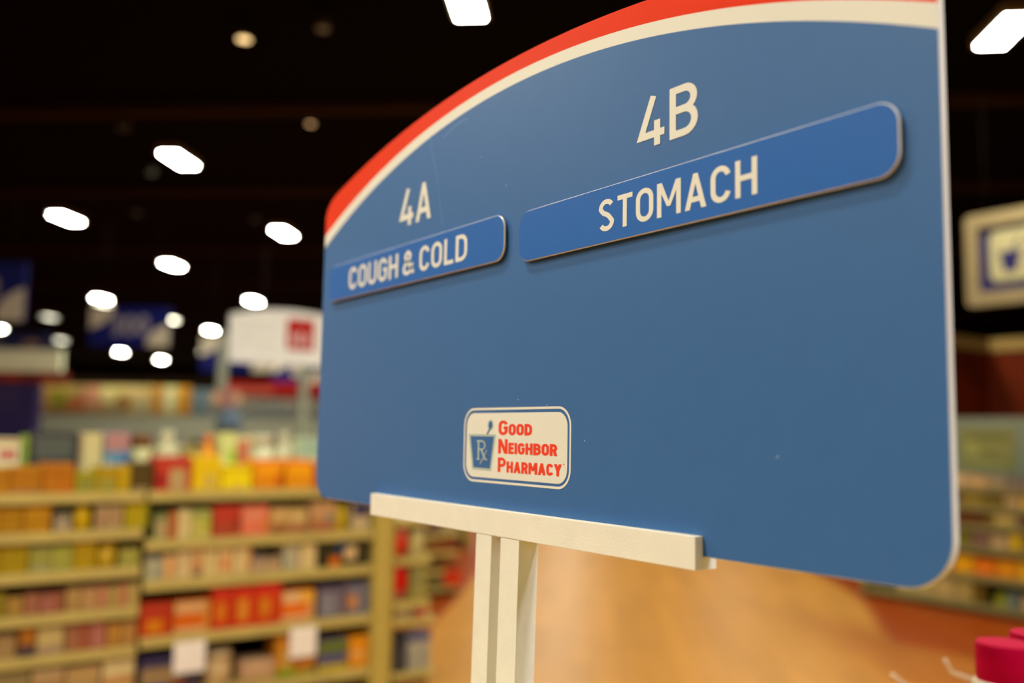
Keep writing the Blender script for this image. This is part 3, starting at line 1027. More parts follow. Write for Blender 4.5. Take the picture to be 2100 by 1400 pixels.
LEFT_ITEMS = [
    ('L', 0, 0, 0.516, 0.64, 0.114, 'c', (170, 100, 0), [(0, 0.62, 1, 0.66, (120, 60, 0))], 'ochre carton with a thin dark stripe', 'ochre carton'),
    ('L', 0, 0, 0.644, 0.768, 0.12, 'c', (170, 98, 0), [(0, 0.62, 1, 0.66, (120, 60, 0)), (0, 0, 1, 0.15, (160, 90, 40))], 'ochre carton with brown foot band', 'ochre carton'),
    ('L', 0, 0, 0.774, 0.905, 0.131, 'c', (175, 95, 0), [(0, 0.66, 1, 0.7, (130, 60, 0)), (0.5, 0.05, 0.95, 0.3, (180, 85, 10))], 'orange ochre carton with brown stripe', 'orange ochre carton'),
    ('L', 0, 0, 0.911, 1.002, 0.094, 'c', (150, 125, 10), [(0.1, 0.1, 0.9, 0.7, (135, 118, 40))], 'olive carton with dull front panel', 'olive carton'),
    ('L', 0, 0, 1.006, 1.099, 0.116, 'c', (165, 120, 5), [(0.15, 0.05, 0.8, 0.5, (140, 125, 45))], 'mustard carton with olive patch', 'mustard carton'),
    ('L', 0, 0, 1.104, 1.15, 0.123, 'c', (185, 135, 0), [], 'narrow yellow carton', 'narrow yellow carton'),
    ('L', 0, 0, 1.155, 1.254, 0.139, 'c', (80, 55, 15), [(0.1, 0.0, 0.9, 0.12, (150, 115, 65))], 'dark brown pack with pale foot', 'dark brown pack'),
    ('R', 0, 0, 1.27, 1.441, 0.162, 'c', (185, 50, 25), [(0.38, 0, 0.86, 0.66, (180, 135, 75)), (0, 0.1, 0.3, 0.5, (150, 30, 20))], 'red carton with cream front panel', 'red carton'),
    ('R', 0, 0, 1.448, 1.588, 0.167, 'c', (225, 170, 5), [(0.42, 0.05, 0.82, 0.45, (195, 150, 55))], 'tall yellow carton with cream patch', 'tall yellow carton'),
    ('R', 0, 0, 1.598, 1.75, 0.12, 'c', (235, 190, 0), [(0, 0.82, 1, 1, (200, 145, 10)), (0.3, 0, 0.8, 0.14, (220, 160, 50))], 'short bright yellow carton', 'short yellow carton'),
    ('R', 0, 0, 1.763, 1.914, 0.15, 'c', (225, 125, 0), [(0, 0.88, 1, 1, (230, 95, 40)), (0, 0.5, 1, 0.85, (240, 145, 0)), (0.8, 0.1, 1, 0.5, (205, 75, 0))], 'orange carton with red side edge', 'orange carton'),
    ('R', 0, 0, 1.935, 2.089, 0.15, 'c', (225, 130, 0), [(0, 0.88, 1, 1, (230, 95, 40)), (0, 0.5, 1, 0.85, (245, 150, 0))], 'orange carton with yellow band', 'orange yellow carton'),
    ('R', 0, 0, 2.095, 2.226, 0.131, 'c', (160, 45, 50), [(0, 0, 0.5, 0.5, (190, 70, 30))], 'maroon carton behind the sign edge', 'maroon carton'),
    ('L', 0, 1, 0.59, 0.707, 0.241, 'c', (215, 195, 135), [(0, 0.9, 1, 1, (200, 150, 95)), (0.2, 0.6, 0.9, 0.8, (190, 90, 70))], 'cream pack with pink print', 'cream pack'),
    ('L', 0, 1, 0.715, 0.74, 0.258, 'c', (130, 140, 40), [], 'slim green carton', 'slim green carton'),
    ('L', 0, 1, 0.746, 0.955, 0.276, 'c', (62, 54, 46), [(0.1, 0.55, 0.9, 0.92, (85, 80, 62)), (0.2, 0.3, 0.5, 0.5, (78, 66, 56))], 'wide charcoal pack', 'charcoal pack'),
    ('L', 0, 1, 0.966, 1.068, 0.274, 'c', (205, 172, 105), [(0, 0, 0.12, 1, (150, 110, 80))], 'tall cream carton', 'tall cream carton'),
    ('L', 0, 1, 1.077, 1.199, 0.283, 'c', (95, 125, 130), [(0, 0.66, 1, 1, (180, 115, 95)), (0.75, 0, 1, 0.6, (55, 95, 140)), (0, 0, 0.25, 0.5, (185, 165, 130))], 'blue carton with pink top', 'blue and pink carton'),
    ('L', 0, 1, 1.21, 1.315, 0.266, 'j', (200, 175, 110), [(130, 70, 25)], 'cream tub with brown lid', 'cream tub'),
    ('R', 0, 1, 1.334, 1.461, 0.29, 'b', (210, 185, 125), [(215, 190, 135)], 'squat cream bottle', 'squat cream bottle'),
    ('R', 0, 1, 1.481, 1.544, 0.252, 'b', (150, 120, 35), [(120, 95, 30)], 'small olive bottle', 'small olive bottle'),
    ('R', 0, 1, 1.562, 1.649, 0.273, 'b', (245, 140, 20), [(240, 120, 40)], 'bright orange bottle', 'orange bottle'),
    ('R', 0, 1, 1.659, 1.744, 0.285, 'c', (210, 195, 110), [(0.5, 0.1, 1, 0.7, (165, 175, 30))], 'white carton with lime side', 'lime sided carton'),
    ('R', 0, 1, 1.749, 1.83, 0.273, 'c', (210, 180, 120), [(0, 0.3, 0.8, 0.9, (195, 95, 60))], 'cream carton with red label', 'red labelled carton'),
    ('R', 0, 1, 1.84, 1.973, 0.278, 'j', (222, 200, 145), [(215, 190, 140)], 'white tub', 'white tub'),
    ('R', 0, 1, 1.978, 2.081, 0.29, 'b', (225, 203, 148), [(220, 195, 140)], 'white bottle', 'white bottle'),
    ('R', 0, 1, 2.089, 2.23, 0.265, 'c', (205, 190, 135), [(0, 0.6, 1, 1, (165, 175, 130))], 'white carton with pale green top', 'pale green topped carton'),
    ('L', 1, 0, 0.518, 0.609, 0.136, 'c', (165, 105, 0), [(0, 0.4, 1, 0.45, (120, 70, 0))], 'ochre carton with dark band', 'ochre carton'),
    ('L', 1, 0, 0.613, 0.702, 0.116, 'c', (165, 105, 0), [(0, 0.3, 1, 0.35, (120, 70, 0)), (0, 0.62, 1, 0.67, (120, 70, 0))], 'ochre carton with twin dark bands', 'banded ochre carton'),
    ('L', 1, 0, 0.708, 0.817, 0.135, 'c', (172, 108, 0), [(0, 0.3, 1, 0.35, (125, 70, 0)), (0, 0.62, 1, 0.67, (190, 130, 20))], 'tall ochre carton with pale band', 'tall ochre carton'),
    ('L', 1, 0, 0.835, 0.903, 0.083, 'c', (160, 125, 85), [(0, 0.7, 1, 1, (100, 85, 55))], 'low taupe carton with grey top', 'low taupe carton'),
    ('L', 1, 0, 0.915, 0.995, 0.13, 'b', (205, 150, 5), [(200, 140, 0)], 'yellow bottle', 'yellow bottle'),
    ('L', 1, 0, 1.008, 1.064, 0.112, 'c', (165, 120, 70), [(0.2, 0.2, 0.8, 0.5, (150, 95, 60))], 'tan carton with brown print', 'tan carton'),
    ('L', 1, 0, 1.068, 1.127, 0.11, 'c', (170, 125, 72), [(0.2, 0.2, 0.8, 0.8, (160, 110, 60))], 'tan carton with faint print', 'plain tan carton'),
    ('L', 1, 0, 1.138, 1.245, 0.128, 'c', (165, 130, 5), [(0.85, 0, 1, 1, (130, 115, 15))], 'olive yellow carton', 'olive yellow carton'),
    ('R', 1, 0, 1.281, 1.34, 0.129, 'c', (150, 130, 70), [(0, 0.85, 1, 1, (60, 80, 20)), (0.3, 0.1, 0.9, 0.7, (175, 130, 75))], 'sage green carton with tan panel', 'sage carton'),
    ('R', 1, 0, 1.345, 1.382, 0.131, 'c', (175, 85, 30), [], 'slim rust carton', 'slim rust carton'),
    ('R', 1, 0, 1.389, 1.449, 0.139, 'c', (205, 165, 95), [], 'cream carton', 'cream carton'),
    ('R', 1, 0, 1.453, 1.55, 0.137, 'c', (185, 155, 65), [(0, 0.75, 1, 0.95, (125, 130, 55)), (0.5, 0.35, 1, 0.6, (165, 150, 20))], 'cream carton with green stripes', 'green striped carton'),
    ('R', 1, 0, 1.562, 1.697, 0.152, 'c', (180, 50, 25), [(0, 0.0, 1, 0.45, (165, 60, 30)), (0.8, 0.2, 1, 0.6, (140, 40, 15))], 'deep red carton', 'deep red carton'),
    ('R', 1, 0, 1.707, 1.852, 0.148, 'c', (215, 100, 60), [(0.75, 0.1, 1, 0.6, (215, 105, 40)), (0.1, 0.55, 0.8, 0.85, (215, 120, 75))], 'salmon carton', 'salmon carton'),
    ('R', 1, 0, 1.863, 1.962, 0.133, 'c', (195, 140, 70), [(0, 0.0, 1, 0.4, (150, 80, 35))], 'tan carton with rust base', 'tan rust carton'),
    ('R', 1, 0, 1.967, 2.066, 0.13, 'c', (190, 140, 68), [(0, 0.0, 1, 0.35, (160, 85, 45)), (0.2, 0.5, 0.8, 0.8, (200, 155, 85))], 'tan carton with rust base and pale patch', 'pale patched tan carton'),
    ('R', 1, 0, 2.086, 2.23, 0.157, 'c', (185, 125, 70), [(0, 0.0, 1, 0.4, (165, 90, 45)), (0.6, 0.3, 1, 0.6, (140, 115, 80))], 'peach carton with brown base', 'peach carton'),
    ('R', 1, 0, 2.236, 2.312, 0.149, 'b', (200, 150, 10), [(205, 165, 20)], 'slim yellow bottle', 'slim yellow bottle'),
    ('R', 1, 0, 2.332, 2.434, 0.151, 'c', (190, 150, 95), [(0, 0.5, 1, 1, (55, 45, 60))], 'cream carton with navy top', 'navy topped carton'),
    ('L', 2, 0, 0.534, 0.621, 0.144, 'c', (150, 110, 0), [], 'plain mustard carton', 'mustard carton'),
    ('L', 2, 0, 0.624, 0.735, 0.152, 'c', (155, 115, 0), [(0, 0.3, 1, 0.35, (110, 90, 0)), (0, 0.66, 1, 0.7, (110, 95, 0))], 'mustard carton with twin stripes', 'striped mustard carton'),
    ('L', 2, 0, 0.742, 0.828, 0.112, 'c', (140, 120, 50), [(0, 0.55, 1, 0.7, (150, 135, 25)), (0, 0, 1, 0.2, (150, 130, 70))], 'grey green carton with lime stripe', 'grey green carton'),
    ('L', 2, 0, 0.832, 0.918, 0.111, 'c', (150, 130, 45), [(0, 0.6, 1, 0.75, (150, 140, 40))], 'khaki carton', 'khaki carton'),
    ('L', 2, 0, 0.924, 1.019, 0.133, 'c', (165, 120, 5), [(0, 0.4, 1, 0.45, (120, 95, 5))], 'mustard carton with dark line', 'lined mustard carton'),
    ('L', 2, 0, 1.025, 1.118, 0.119, 'j', (185, 130, 0), [(170, 120, 0)], 'round golden tub', 'golden tub'),
    ('L', 2, 0, 1.126, 1.217, 0.081, 'c', (150, 125, 45), [(0.1, 0.3, 0.8, 0.7, (150, 135, 45)), (0, 0.8, 1, 1, (160, 130, 50))], 'olive carton with green label', 'olive green carton'),
    ('R', 2, 0, 1.248, 1.323, 0.12, 'c', (170, 145, 95), [(0, 0.85, 1, 1, (40, 50, 60)), (0.5, 0.2, 0.9, 0.5, (130, 125, 100))], 'grey carton with dark top edge', 'grey carton'),
    ('R', 2, 0, 1.33, 1.381, 0.116, 'c', (205, 145, 80), [(0.6, 0.2, 1, 0.9, (215, 130, 60))], 'peach carton with orange side', 'orange sided peach carton'),
    ('R', 2, 0, 1.388, 1.466, 0.131, 'c', (200, 155, 90), [], 'cream carton', 'cream carton'),
    ('R', 2, 0, 1.471, 1.516, 0.144, 'c', (205, 140, 75), [(0, 0.3, 1, 0.5, (190, 105, 45)), (0, 0.0, 1, 0.25, (130, 100, 60))], 'narrow cream carton with rust band', 'rust banded carton'),
    ('R', 2, 0, 1.521, 1.589, 0.138, 'c', (205, 160, 90), [], 'cream carton without print', 'unprinted cream carton'),
    ('R', 2, 0, 1.594, 1.671, 0.139, 'c', (210, 155, 85), [(0.25, 0.2, 0.75, 0.6, (200, 100, 45))], 'cream carton with orange spot', 'orange spotted carton'),
    ('R', 2, 0, 1.679, 1.765, 0.146, 'c', (205, 160, 90), [(0.8, 0.0, 1, 1, (205, 125, 60))], 'cream carton with orange side', 'orange sided cream carton'),
    ('R', 2, 0, 1.775, 1.846, 0.084, 'c', (175, 130, 85), [(0, 0.8, 1, 1, (90, 65, 65))], 'low mauve tan carton', 'low mauve carton'),
    ('R', 2, 0, 1.851, 1.928, 0.074, 'c', (180, 135, 80), [(0, 0.8, 1, 1, (100, 70, 55)), (0.3, 0.2, 0.7, 0.6, (170, 110, 70))], 'low tan carton with brown lid', 'low tan carton'),
    ('R', 2, 0, 1.941, 2.03, 0.134, 'c', (175, 145, 95), [(0, 0.2, 0.4, 0.7, (160, 145, 105))], 'grey cream carton', 'grey cream carton'),
    ('R', 2, 0, 2.039, 2.124, 0.132, 'c', (210, 165, 95), [], 'tall pale cream carton', 'pale cream carton'),
    ('R', 2, 0, 2.138, 2.272, 0.133, 'c', (50, 40, 15), [(0.5, 0, 0.95, 0.4, (210, 95, 10)), (0.8, 0.5, 1, 0.9, (35, 55, 80))], 'black carton with orange flame', 'black orange carton'),
    ('R', 2, 0, 2.278, 2.441, 0.136, 'c', (58, 46, 20), [(0.05, 0.25, 0.5, 0.8, (205, 155, 90)), (0, 0.7, 0.2, 0.95, (30, 50, 85))], 'black carton with white disc', 'black white carton'),
    ('L', 3, 0, 0.552, 0.659, 0.103, 'c', (130, 100, 20), [], 'olive brown carton', 'olive brown carton'),
    ('L', 3, 0, 0.665, 0.727, 0.083, 'c', (155, 105, 40), [(0, 0.5, 1, 0.6, (180, 125, 40))], 'bronze carton with gold stripe', 'bronze carton'),
    ('L', 3, 0, 0.733, 0.792, 0.092, 'c', (150, 85, 50), [], 'mauve brown carton', 'mauve brown carton'),
    ('L', 3, 0, 0.798, 0.893, 0.09, 'c', (145, 75, 45), [(0, 0.2, 0.5, 0.8, (155, 85, 60))], 'plum carton with pale half', 'plum carton'),
    ('L', 3, 0, 0.903, 0.967, 0.104, 'c', (165, 115, 55), [(0, 0.5, 1, 0.6, (185, 140, 60)), (0, 0.25, 1, 0.3, (150, 90, 60))], 'tan carton with gold stripe', 'gold striped carton'),
    ('L', 3, 0, 0.971, 1.034, 0.103, 'c', (170, 115, 60), [(0, 0.45, 1, 0.55, (190, 140, 65))], 'tan carton with pale stripe', 'pale striped carton'),
    ('L', 3, 0, 1.038, 1.09, 0.103, 'c', (175, 105, 60), [], 'rose tan carton', 'rose tan carton'),
    ('L', 3, 0, 1.094, 1.124, 0.099, 'c', (160, 130, 55), [], 'slim khaki carton', 'slim khaki carton'),
    ('L', 3, 0, 1.128, 1.168, 0.103, 'c', (180, 105, 60), [], 'slim rose carton', 'slim rose carton'),
    ('L', 3, 0, 1.172, 1.223, 0.104, 'c', (170, 130, 60), [], 'tan olive carton', 'tan olive carton'),
    ('R', 3, 0, 1.234, 1.384, 0.154, 'c', (180, 50, 10), [(0.2, 0.1, 0.7, 0.5, (205, 110, 10)), (0, 0.65, 1, 1, (170, 45, 20))], 'red carton with amber sunburst', 'sunburst carton'),
    ('R', 3, 0, 1.393, 1.569, 0.153, 'c', (205, 85, 0), [(0, 0.62, 1, 1, (205, 140, 75)), (0, 0.0, 1, 0.15, (215, 150, 85)), (0.85, 0, 1, 1, (195, 120, 40))], 'orange carton with cream top', 'cream topped orange carton'),
    ('R', 3, 0, 1.576, 1.677, 0.203, 'c', (190, 45, 10), [(0.2, 0.2, 0.75, 0.65, (205, 100, 15)), (0, 0.8, 1, 1, (200, 45, 20))], 'tall red carton with amber oval beside cream top', 'first tall red carton'),
    ('R', 3, 0, 1.682, 1.796, 0.206, 'c', (195, 45, 10), [(0.2, 0.15, 0.75, 0.68, (205, 115, 25)), (0, 0.8, 1, 1, (200, 45, 20))], 'tall red carton with largest amber oval', 'middle tall red carton'),
    ('R', 3, 0, 1.801, 1.937, 0.208, 'c', (195, 50, 10), [(0.15, 0.2, 0.6, 0.65, (200, 105, 15)), (0, 0.8, 1, 1, (215, 40, 25))], 'tall red carton with bright red top', 'last tall red carton'),
    ('R', 3, 0, 1.945, 2.125, 0.157, 'c', (220, 95, 5), [(0, 0.62, 0.55, 1, (215, 155, 90)), (0.55, 0.62, 1, 1, (225, 150, 45)), (0.82, 0, 1, 0.6, (205, 140, 70)), (0, 0.05, 0.8, 0.2, (215, 150, 90))], 'orange and cream carton with yellow corner', 'yellow cornered carton'),
    ('R', 3, 0, 2.155, 2.289, 0.163, 'c', (115, 95, 85), [(0.1, 0.1, 0.5, 0.8, (130, 115, 105)), (0, 0.85, 1, 1, (80, 55, 65))], 'slate mauve carton', 'slate carton'),
    ('R', 3, 0, 2.298, 2.448, 0.164, 'c', (110, 95, 90), [(0.15, 0.2, 0.55, 0.65, (190, 115, 50)), (0, 0, 0.1, 1, (110, 50, 40))], 'slate carton with orange picture', 'orange picture carton'),
    ('L', 4, 0, 0.564, 0.709, 0.101, 'c', (150, 105, 55), [(0, 0.4, 1, 0.5, (160, 120, 65))], 'tan carton', 'tan carton'),
    ('L', 4, 0, 0.721, 0.789, 0.126, 'c', (150, 85, 25), [(0, 0.0, 1, 0.35, (55, 40, 45)), (0.2, 0.6, 0.8, 0.95, (180, 95, 5))], 'orange carton with navy base', 'navy based carton'),
    ('L', 4, 0, 0.795, 0.904, 0.123, 'c', (185, 145, 75), [(0, 0, 1, 0.3, (150, 110, 75))], 'cream carton with taupe base', 'taupe based carton'),
    ('L', 4, 0, 0.914, 0.965, 0.122, 'c', (150, 85, 45), [(0.5, 0.2, 0.9, 0.9, (165, 100, 60))], 'rust mauve carton', 'rust mauve carton'),
    ('L', 4, 0, 0.969, 1.019, 0.121, 'c', (155, 75, 40), [], 'rust carton', 'rust carton'),
    ('L', 4, 0, 1.024, 1.085, 0.124, 'c', (160, 85, 55), [(0.1, 0.1, 0.5, 0.9, (175, 100, 75))], 'rose rust carton', 'rose rust carton'),
    ('L', 4, 0, 1.091, 1.152, 0.11, 'c', (170, 105, 35), [(0, 0.5, 1, 0.65, (190, 125, 35))], 'copper carton with gold band', 'copper carton'),
    ('L', 4, 0, 1.156, 1.22, 0.117, 'c', (165, 105, 45), [(0, 0.4, 1, 0.55, (185, 120, 45))], 'copper carton with pale band', 'pale banded copper carton'),
    ('R', 4, 0, 1.252, 1.464, 0.179, 'c', (60, 45, 60), [(0, 0.3, 1, 0.75, (150, 110, 60)), (0.3, 0.0, 0.6, 0.3, (45, 40, 90)), (0.6, 0.0, 1, 0.3, (120, 20, 25))], 'navy carton with tan and red print', 'navy carton'),
    ('R', 4, 0, 1.473, 1.528, 0.192, 'c', (55, 45, 50), [(0.5, 0.1, 1, 0.7, (90, 65, 55))], 'slim dark carton', 'slim dark carton'),
    ('R', 4, 0, 1.537, 1.736, 0.169, 'j', (205, 150, 85), [(210, 160, 100)], 'rounded cream tub', 'rounded cream tub'),
    ('R', 4, 0, 1.746, 1.918, 0.102, 'c', (190, 135, 85), [(0, 0.0, 1, 0.3, (170, 120, 60))], 'low rose cream carton', 'low rose carton'),
    ('R', 4, 0, 1.926, 2.033, 0.227, 'c', (195, 115, 20), [(0.3, 0.2, 0.8, 0.6, (190, 140, 60)), (0, 0.9, 1, 1, (150, 60, 20)), (0, 0.0, 1, 0.18, (120, 130, 10))], 'amber carton with green base', 'amber carton'),
    ('R', 4, 0, 2.038, 2.139, 0.198, 'c', (205, 115, 0), [(0.2, 0.3, 0.8, 0.75, (200, 130, 10)), (0, 0.1, 1, 0.25, (170, 85, 40)), (0, 0.0, 1, 0.1, (130, 140, 0))], 'orange amber carton', 'orange amber carton'),
    ('R', 4, 0, 2.156, 2.329, 0.163, 'c', (105, 85, 75), [(0, 0.62, 1, 0.95, (95, 100, 20)), (0.1, 0.25, 0.9, 0.55, (80, 70, 85)), (0, 0, 1, 0.2, (185, 145, 10))], 'purple grey carton with yellow base', 'purple grey carton'),
    ('R', 4, 0, 2.341, 2.464, 0.161, 'c', (220, 125, 5), [(0.1, 0.3, 0.8, 0.6, (215, 140, 60)), (0, 0, 1, 0.15, (215, 120, 0))], 'orange carton with pale label', 'pale labelled orange carton'),
    ('L', 5, 0, 0.585, 0.775, 0.126, 'c', (140, 110, 55), [], 'wide khaki tan carton', 'khaki tan carton'),
    ('L', 5, 0, 0.783, 0.915, 0.116, 'c', (165, 115, 60), [(0, 0.7, 1, 1, (185, 140, 80))], 'tan carton with pale lid', 'pale lidded carton'),
    ('L', 5, 0, 0.923, 1.07, 0.11, 'c', (170, 120, 60), [(0, 0.6, 1, 0.8, (190, 140, 70))], 'tan carton with cream band', 'cream banded carton'),
    ('L', 5, 0, 1.081, 1.221, 0.127, 'c', (205, 165, 95), [(0, 0, 1, 0.35, (185, 115, 55))], 'cream carton with orange base', 'orange based cream carton'),
]
ZL = {'L': [1.246, 1.071, .893, .705, .525, .345], 'R': [1.246, 1.011, .820, .554, .272]}
prev = None
for k, (bay, sh, row, ya, yb, h, kind, base, feats, look, short) in enumerate(LEFT_ITEMS):
    z = ZL[bay][sh] + 0.0012
    xf = -4.70 if row == 0 else -4.93
    depth = 0.16 if row == 0 else 0.10
    same = [q for q in LEFT_ITEMS if q[0] == bay and q[1] == sh and q[2] == row]
    i = same.index(LEFT_ITEMS[k])
    nb = same[i - 1] if i > 0 else same[i + 1]
    wh = ('back of ' if row else '') + ORD[sh] + ' shelf, ' + BAY[bay]
    label = '%s on %s, next to %s' % (look, wh, nb[10])
    if len(label.split()) > 16:
        label = '%s on %s' % (look, wh)
    grp = ('products at the back of the ' if row else 'products on the ') + ORD[sh] + ' shelf of the ' + BAY[bay]
    if kind == 'c':
        o = carton('medicine_carton', (xf - depth, ya, z), (xf, min(yb, 2.452), z + h), base, feats, '+x')
        cat = 'carton'
    else:
        r = min((yb - ya) / 2, 0.075 if row == 0 else 0.062)
        c = (xf - r, (ya + yb) / 2, z)
        if kind == 'b':
            o, cat = bottle('plastic_bottle', c, r, h, base, feats[0]), 'bottle'
        else:
            o, cat = tub('plastic_tub', c, r, h, base, feats[0]), 'tub'
    tag(o, label, cat, grp)

# two white price cards hanging from the fourth shelf
m_card = mat('white_card', (0.86, 0.78, 0.66), 0.6, 0.3, 0.02)
for ya, yb, z0, z1, s in ((1.394, 1.545, 0.372, 0.520, 'white price card hanging under the cream topped orange carton'),
                          (1.985, 2.132, 0.375, 0.528, 'white price card hanging under the yellow cornered carton beside the post')):
    t = thing('price_card', s, 'price card', (-4.67, (ya + yb) / 2, z0), 'white price cards')
    mb = MB()
    mb.box((-4.6745, ya, z0), (-4.6725, yb, z1), m_card, 0.0005)
    mb.build('card', t)
    mb = MB()
    mb.box((-4.6795, (ya + yb) / 2 - .02, z1 - 0.012), (-4.6747, (ya + yb) / 2 + .02, z1 + 0.012), m_rail)
    mb.build('clip', t)

# ------------------------------------------------------------------ end display past the post
t = thing('end_display', 'narrow cream end display of open shelves just past the tall post', 'display', (-4.9, 2.73, 0))
mb = MB()
mb.box((-5.30, 2.575, 0.0), (-4.70, 2.60, 1.25), m_tan2)
mb.build('back_panel', t)
mb = MB()
mb.box((-5.28, 2.60, 0.0), (-4.72, 2.84, 0.09), m_kick)
mb.build('kick_plate', t)
for z in (1.06, 0.845, 0.600, 0.505, 0.212):
    d = 0.225 if z > 0.55 else 0.265
    mb = MB()
    mb.box((-5.30, 2.601, z - 0.016), (-4.685, 2.60 + d, z), m_tan)
    s = mb.build('shelf', t)
    mb = MB()
    mb.box((-5.30, 2.601 + d, z - 0.045), (-4.685, 2.608 + d, z + 0.002), m_rail, 0.002)
    mb.box((-4.6845, 2.601, z - 0.040), (-4.680, 2.607 + d, z + 0.001), m_rail)
    mb.build('price_rail', s)


def pouch(name, lo, hi, base, feats):
    """soft bag: puffed front and back, crimped top and bottom"""
    x0, y0, z0 = lo
    x1, y1, z1 = hi
    mb = MB()
    m = pm(base, 1.0, 0.35, 'foil_bag')
    ms = [m] + [pm(f[2], 1.0, 0.35, 'foil_bag') for f in feats]
    nu, nv = 8, 12
    for sgn in (1, -1):
        for j in range(nv):
            v0, v1 = j / nv, (j + 1) / nv
            mm = m
            for q, f in enumerate(feats):
                if f[0] <= (v0 + v1) / 2 <= f[1]:
                    mm = ms[q + 1]
            for i in range(nu):
                pts = []
                for a, b in ((i, v0), (i + 1, v0), (i + 1, v1), (i, v1)):
                    u = a / nu
                    puff = (math.sin(math.pi * u) ** .6) * (math.sin(math.pi * min(1, max(0, b))) ** .5)
                    xm, xh = (x0 + x1) / 2, (x1 - x0) / 2
                    pts.append((xm + sgn * xh * (0.04 + 0.96 * puff), y0 + (y1 - y0) * u, z0 + (z1 - z0) * b))
                mb.poly(pts, mm, True)
    return mb.build(name)


G = 'products on the end display'
tag(pouch('snack_bag', (-4.80, 2.605, 0.846), (-4.69, 2.705, 1.035), (205, 25, 5), [(.62, 1, (190, 75, 45)), (.28, .42, (205, 60, 30))]), 'upper red bag with salmon top on the end display beyond the post', 'bag', G)
tag(pouch('snack_bag', (-4.80, 2.605, 0.601), (-4.69, 2.705, 0.826), (200, 15, 0), [(0, .22, (185, 95, 70)), (.82, 1, (205, 65, 35))]), 'lower red bag with pink foot on the end display beyond the post', 'bag', G)
tag(bottle('plastic_bottle', (-4.745, 2.765, 0.846), 0.045, 0.19, (205, 172, 95), (200, 165, 90)), 'cream bottle beside the upper red bag on the end display', 'bottle', G)
tag(carton('medicine_carton', (-4.80, 2.712, 0.602), (-4.695, 2.812, 0.80), (150, 122, 50), [(.1, .3, .6, .9, (125, 112, 60))], '+x'), 'olive carton beside the lower red bag on the end display', 'carton', G)
tag(carton('medicine_carton', (-4.80, 2.62, 0.506), (-4.695, 2.73, 0.575), (165, 125, 75), [(.5, .1, 1, .9, (145, 115, 75))], '+x'), 'low taupe carton under the red bags on the end display', 'carton', G)
tag(bottle('plastic_bottle', (-4.730, 2.785, 0.506), 0.038, 0.076, (215, 55, 60), (200, 90, 85)), 'small pink red bottle at the open edge of the end display', 'bottle', G)
for i, (a, b, s) in enumerate(((2.625, 2.70, 'post'), (2.703, 2.775, 'middle'), (2.778, 2.85, 'aisle'))):
    tag(carton('medicine_carton', (-4.82, a, 0.213), (-4.695, b, 0.42), (170, 145, 105) if i else (60, 52, 45),
               [(0, .78, 1, 1, (45, 45, 85) if i else (40, 35, 40)), (.1, .05, .45, .6, (130, 118, 95) if i else (70, 60, 50))], '+x'),
        'navy topped carton on the lower end display shelf, on its %s side' % s, 'carton', G)
tag(carton('medicine_carton', (-4.84, 2.63, 0.091), (-4.70, 2.84, 0.162), (120, 65, 25), [(.4, 0, 1, .5, (170, 120, 40))], '+x'), 'brown carton on the floor deck of the end display', 'carton', G)

# ------------------------------------------------------------------ farther shelving units down the aisle
u2 = shelf_unit('shelving_unit', 'farther shelving unit seen between the end display and the white posts', (-8.45, 1.2), (-7.70, 4.97), '+x',
                [1.14, .96, .78, .60, .43, .25, .10], .5, m_tan, m_rail, lip=0.045, kick=0.078, back_top=1.36, group='distant shelving units')
mb = MB()
mb.box((-8.45, 1.2, 1.36), (-7.72, 4.97, 1.40), m_tan)
mb.build('top_deck', u2)
G = 'packs on the farther shelving unit'
far = [(.60, 4.50, 4.62, .11, (90, 45, 45)), (.60, 4.63, 4.75, .12, (75, 35, 45)), (.60, 4.76, 4.87, .10, (150, 120, 70)), (.60, 4.88, 4.965, .08, (150, 125, 80)),
       (.43, 4.50, 4.60, .10, (120, 90, 45)), (.43, 4.61, 4.72, .11, (120, 70, 25)), (.43, 4.73, 4.85, .10, (130, 55, 20)), (.43, 4.86, 4.96, .12, (115, 40, 25)),
       (.25, 4.48, 4.62, .08, (60, 40, 20)), (.25, 4.63, 4.76, .09, (80, 50, 20)), (.25, 4.77, 4.88, .11, (115, 60, 20)), (.25, 4.89, 4.965, .07, (100, 50, 20)),
       (.10, 4.50, 4.64, .10, (80, 65, 30)), (.10, 4.65, 4.78, .11, (75, 60, 25)), (.10, 4.79, 4.90, .10, (120, 95, 60)), (.10, 4.91, 4.965, .08, (130, 100, 55))]
nm = {(90, 45, 45): 'maroon', (75, 35, 45): 'plum', (150, 120, 70): 'tan', (150, 125, 80): 'pale tan', (120, 90, 45): 'brown', (120, 70, 25): 'copper', (130, 55, 20): 'rust red',
      (115, 40, 25): 'dark red', (60, 40, 20): 'near black', (80, 50, 20): 'dark brown', (115, 60, 20): 'rust', (100, 50, 20): 'chestnut', (80, 65, 30): 'dark olive',
      (75, 60, 25): 'olive brown', (120, 95, 60): 'taupe', (130, 100, 55): 'beige'}
lv2 = {.60: 'fourth', .43: 'fifth', .25: 'sixth', .10: 'lowest'}
for z, a, b, h, c in far:
    tag(carton('store_carton', (-7.86, a, z + .0012), (-7.715, b, z + h), c, [(.1, .2, .9, .6, tuple(min(255, int(q * 1.15)) for q in c))], '+x'),
        '%s pack on the %s shelf of the farther unit past the end display' % (nm[c], lv2[z]), 'pack', G)
mb = MB()
mb.box((-7.694, 4.80, 0.10), (-7.690, 4.99, 0.25), pm((200, 45, 15), 1.0, 0.5), 0.001)
tag(mb.build('shelf_tag'), 'red tag sticking out from the low shelf of the farther unit', 'tag')
u3 = shelf_unit('shelving_unit', 'most distant cream shelving unit, a sliver beside the white post', (-11.3, 3.4), (-10.75, 7.05), '+x',
                [1.2, .95, .7, .45, .2], .4, m_tan, m_rail, kick=0.06, group='distant shelving units')
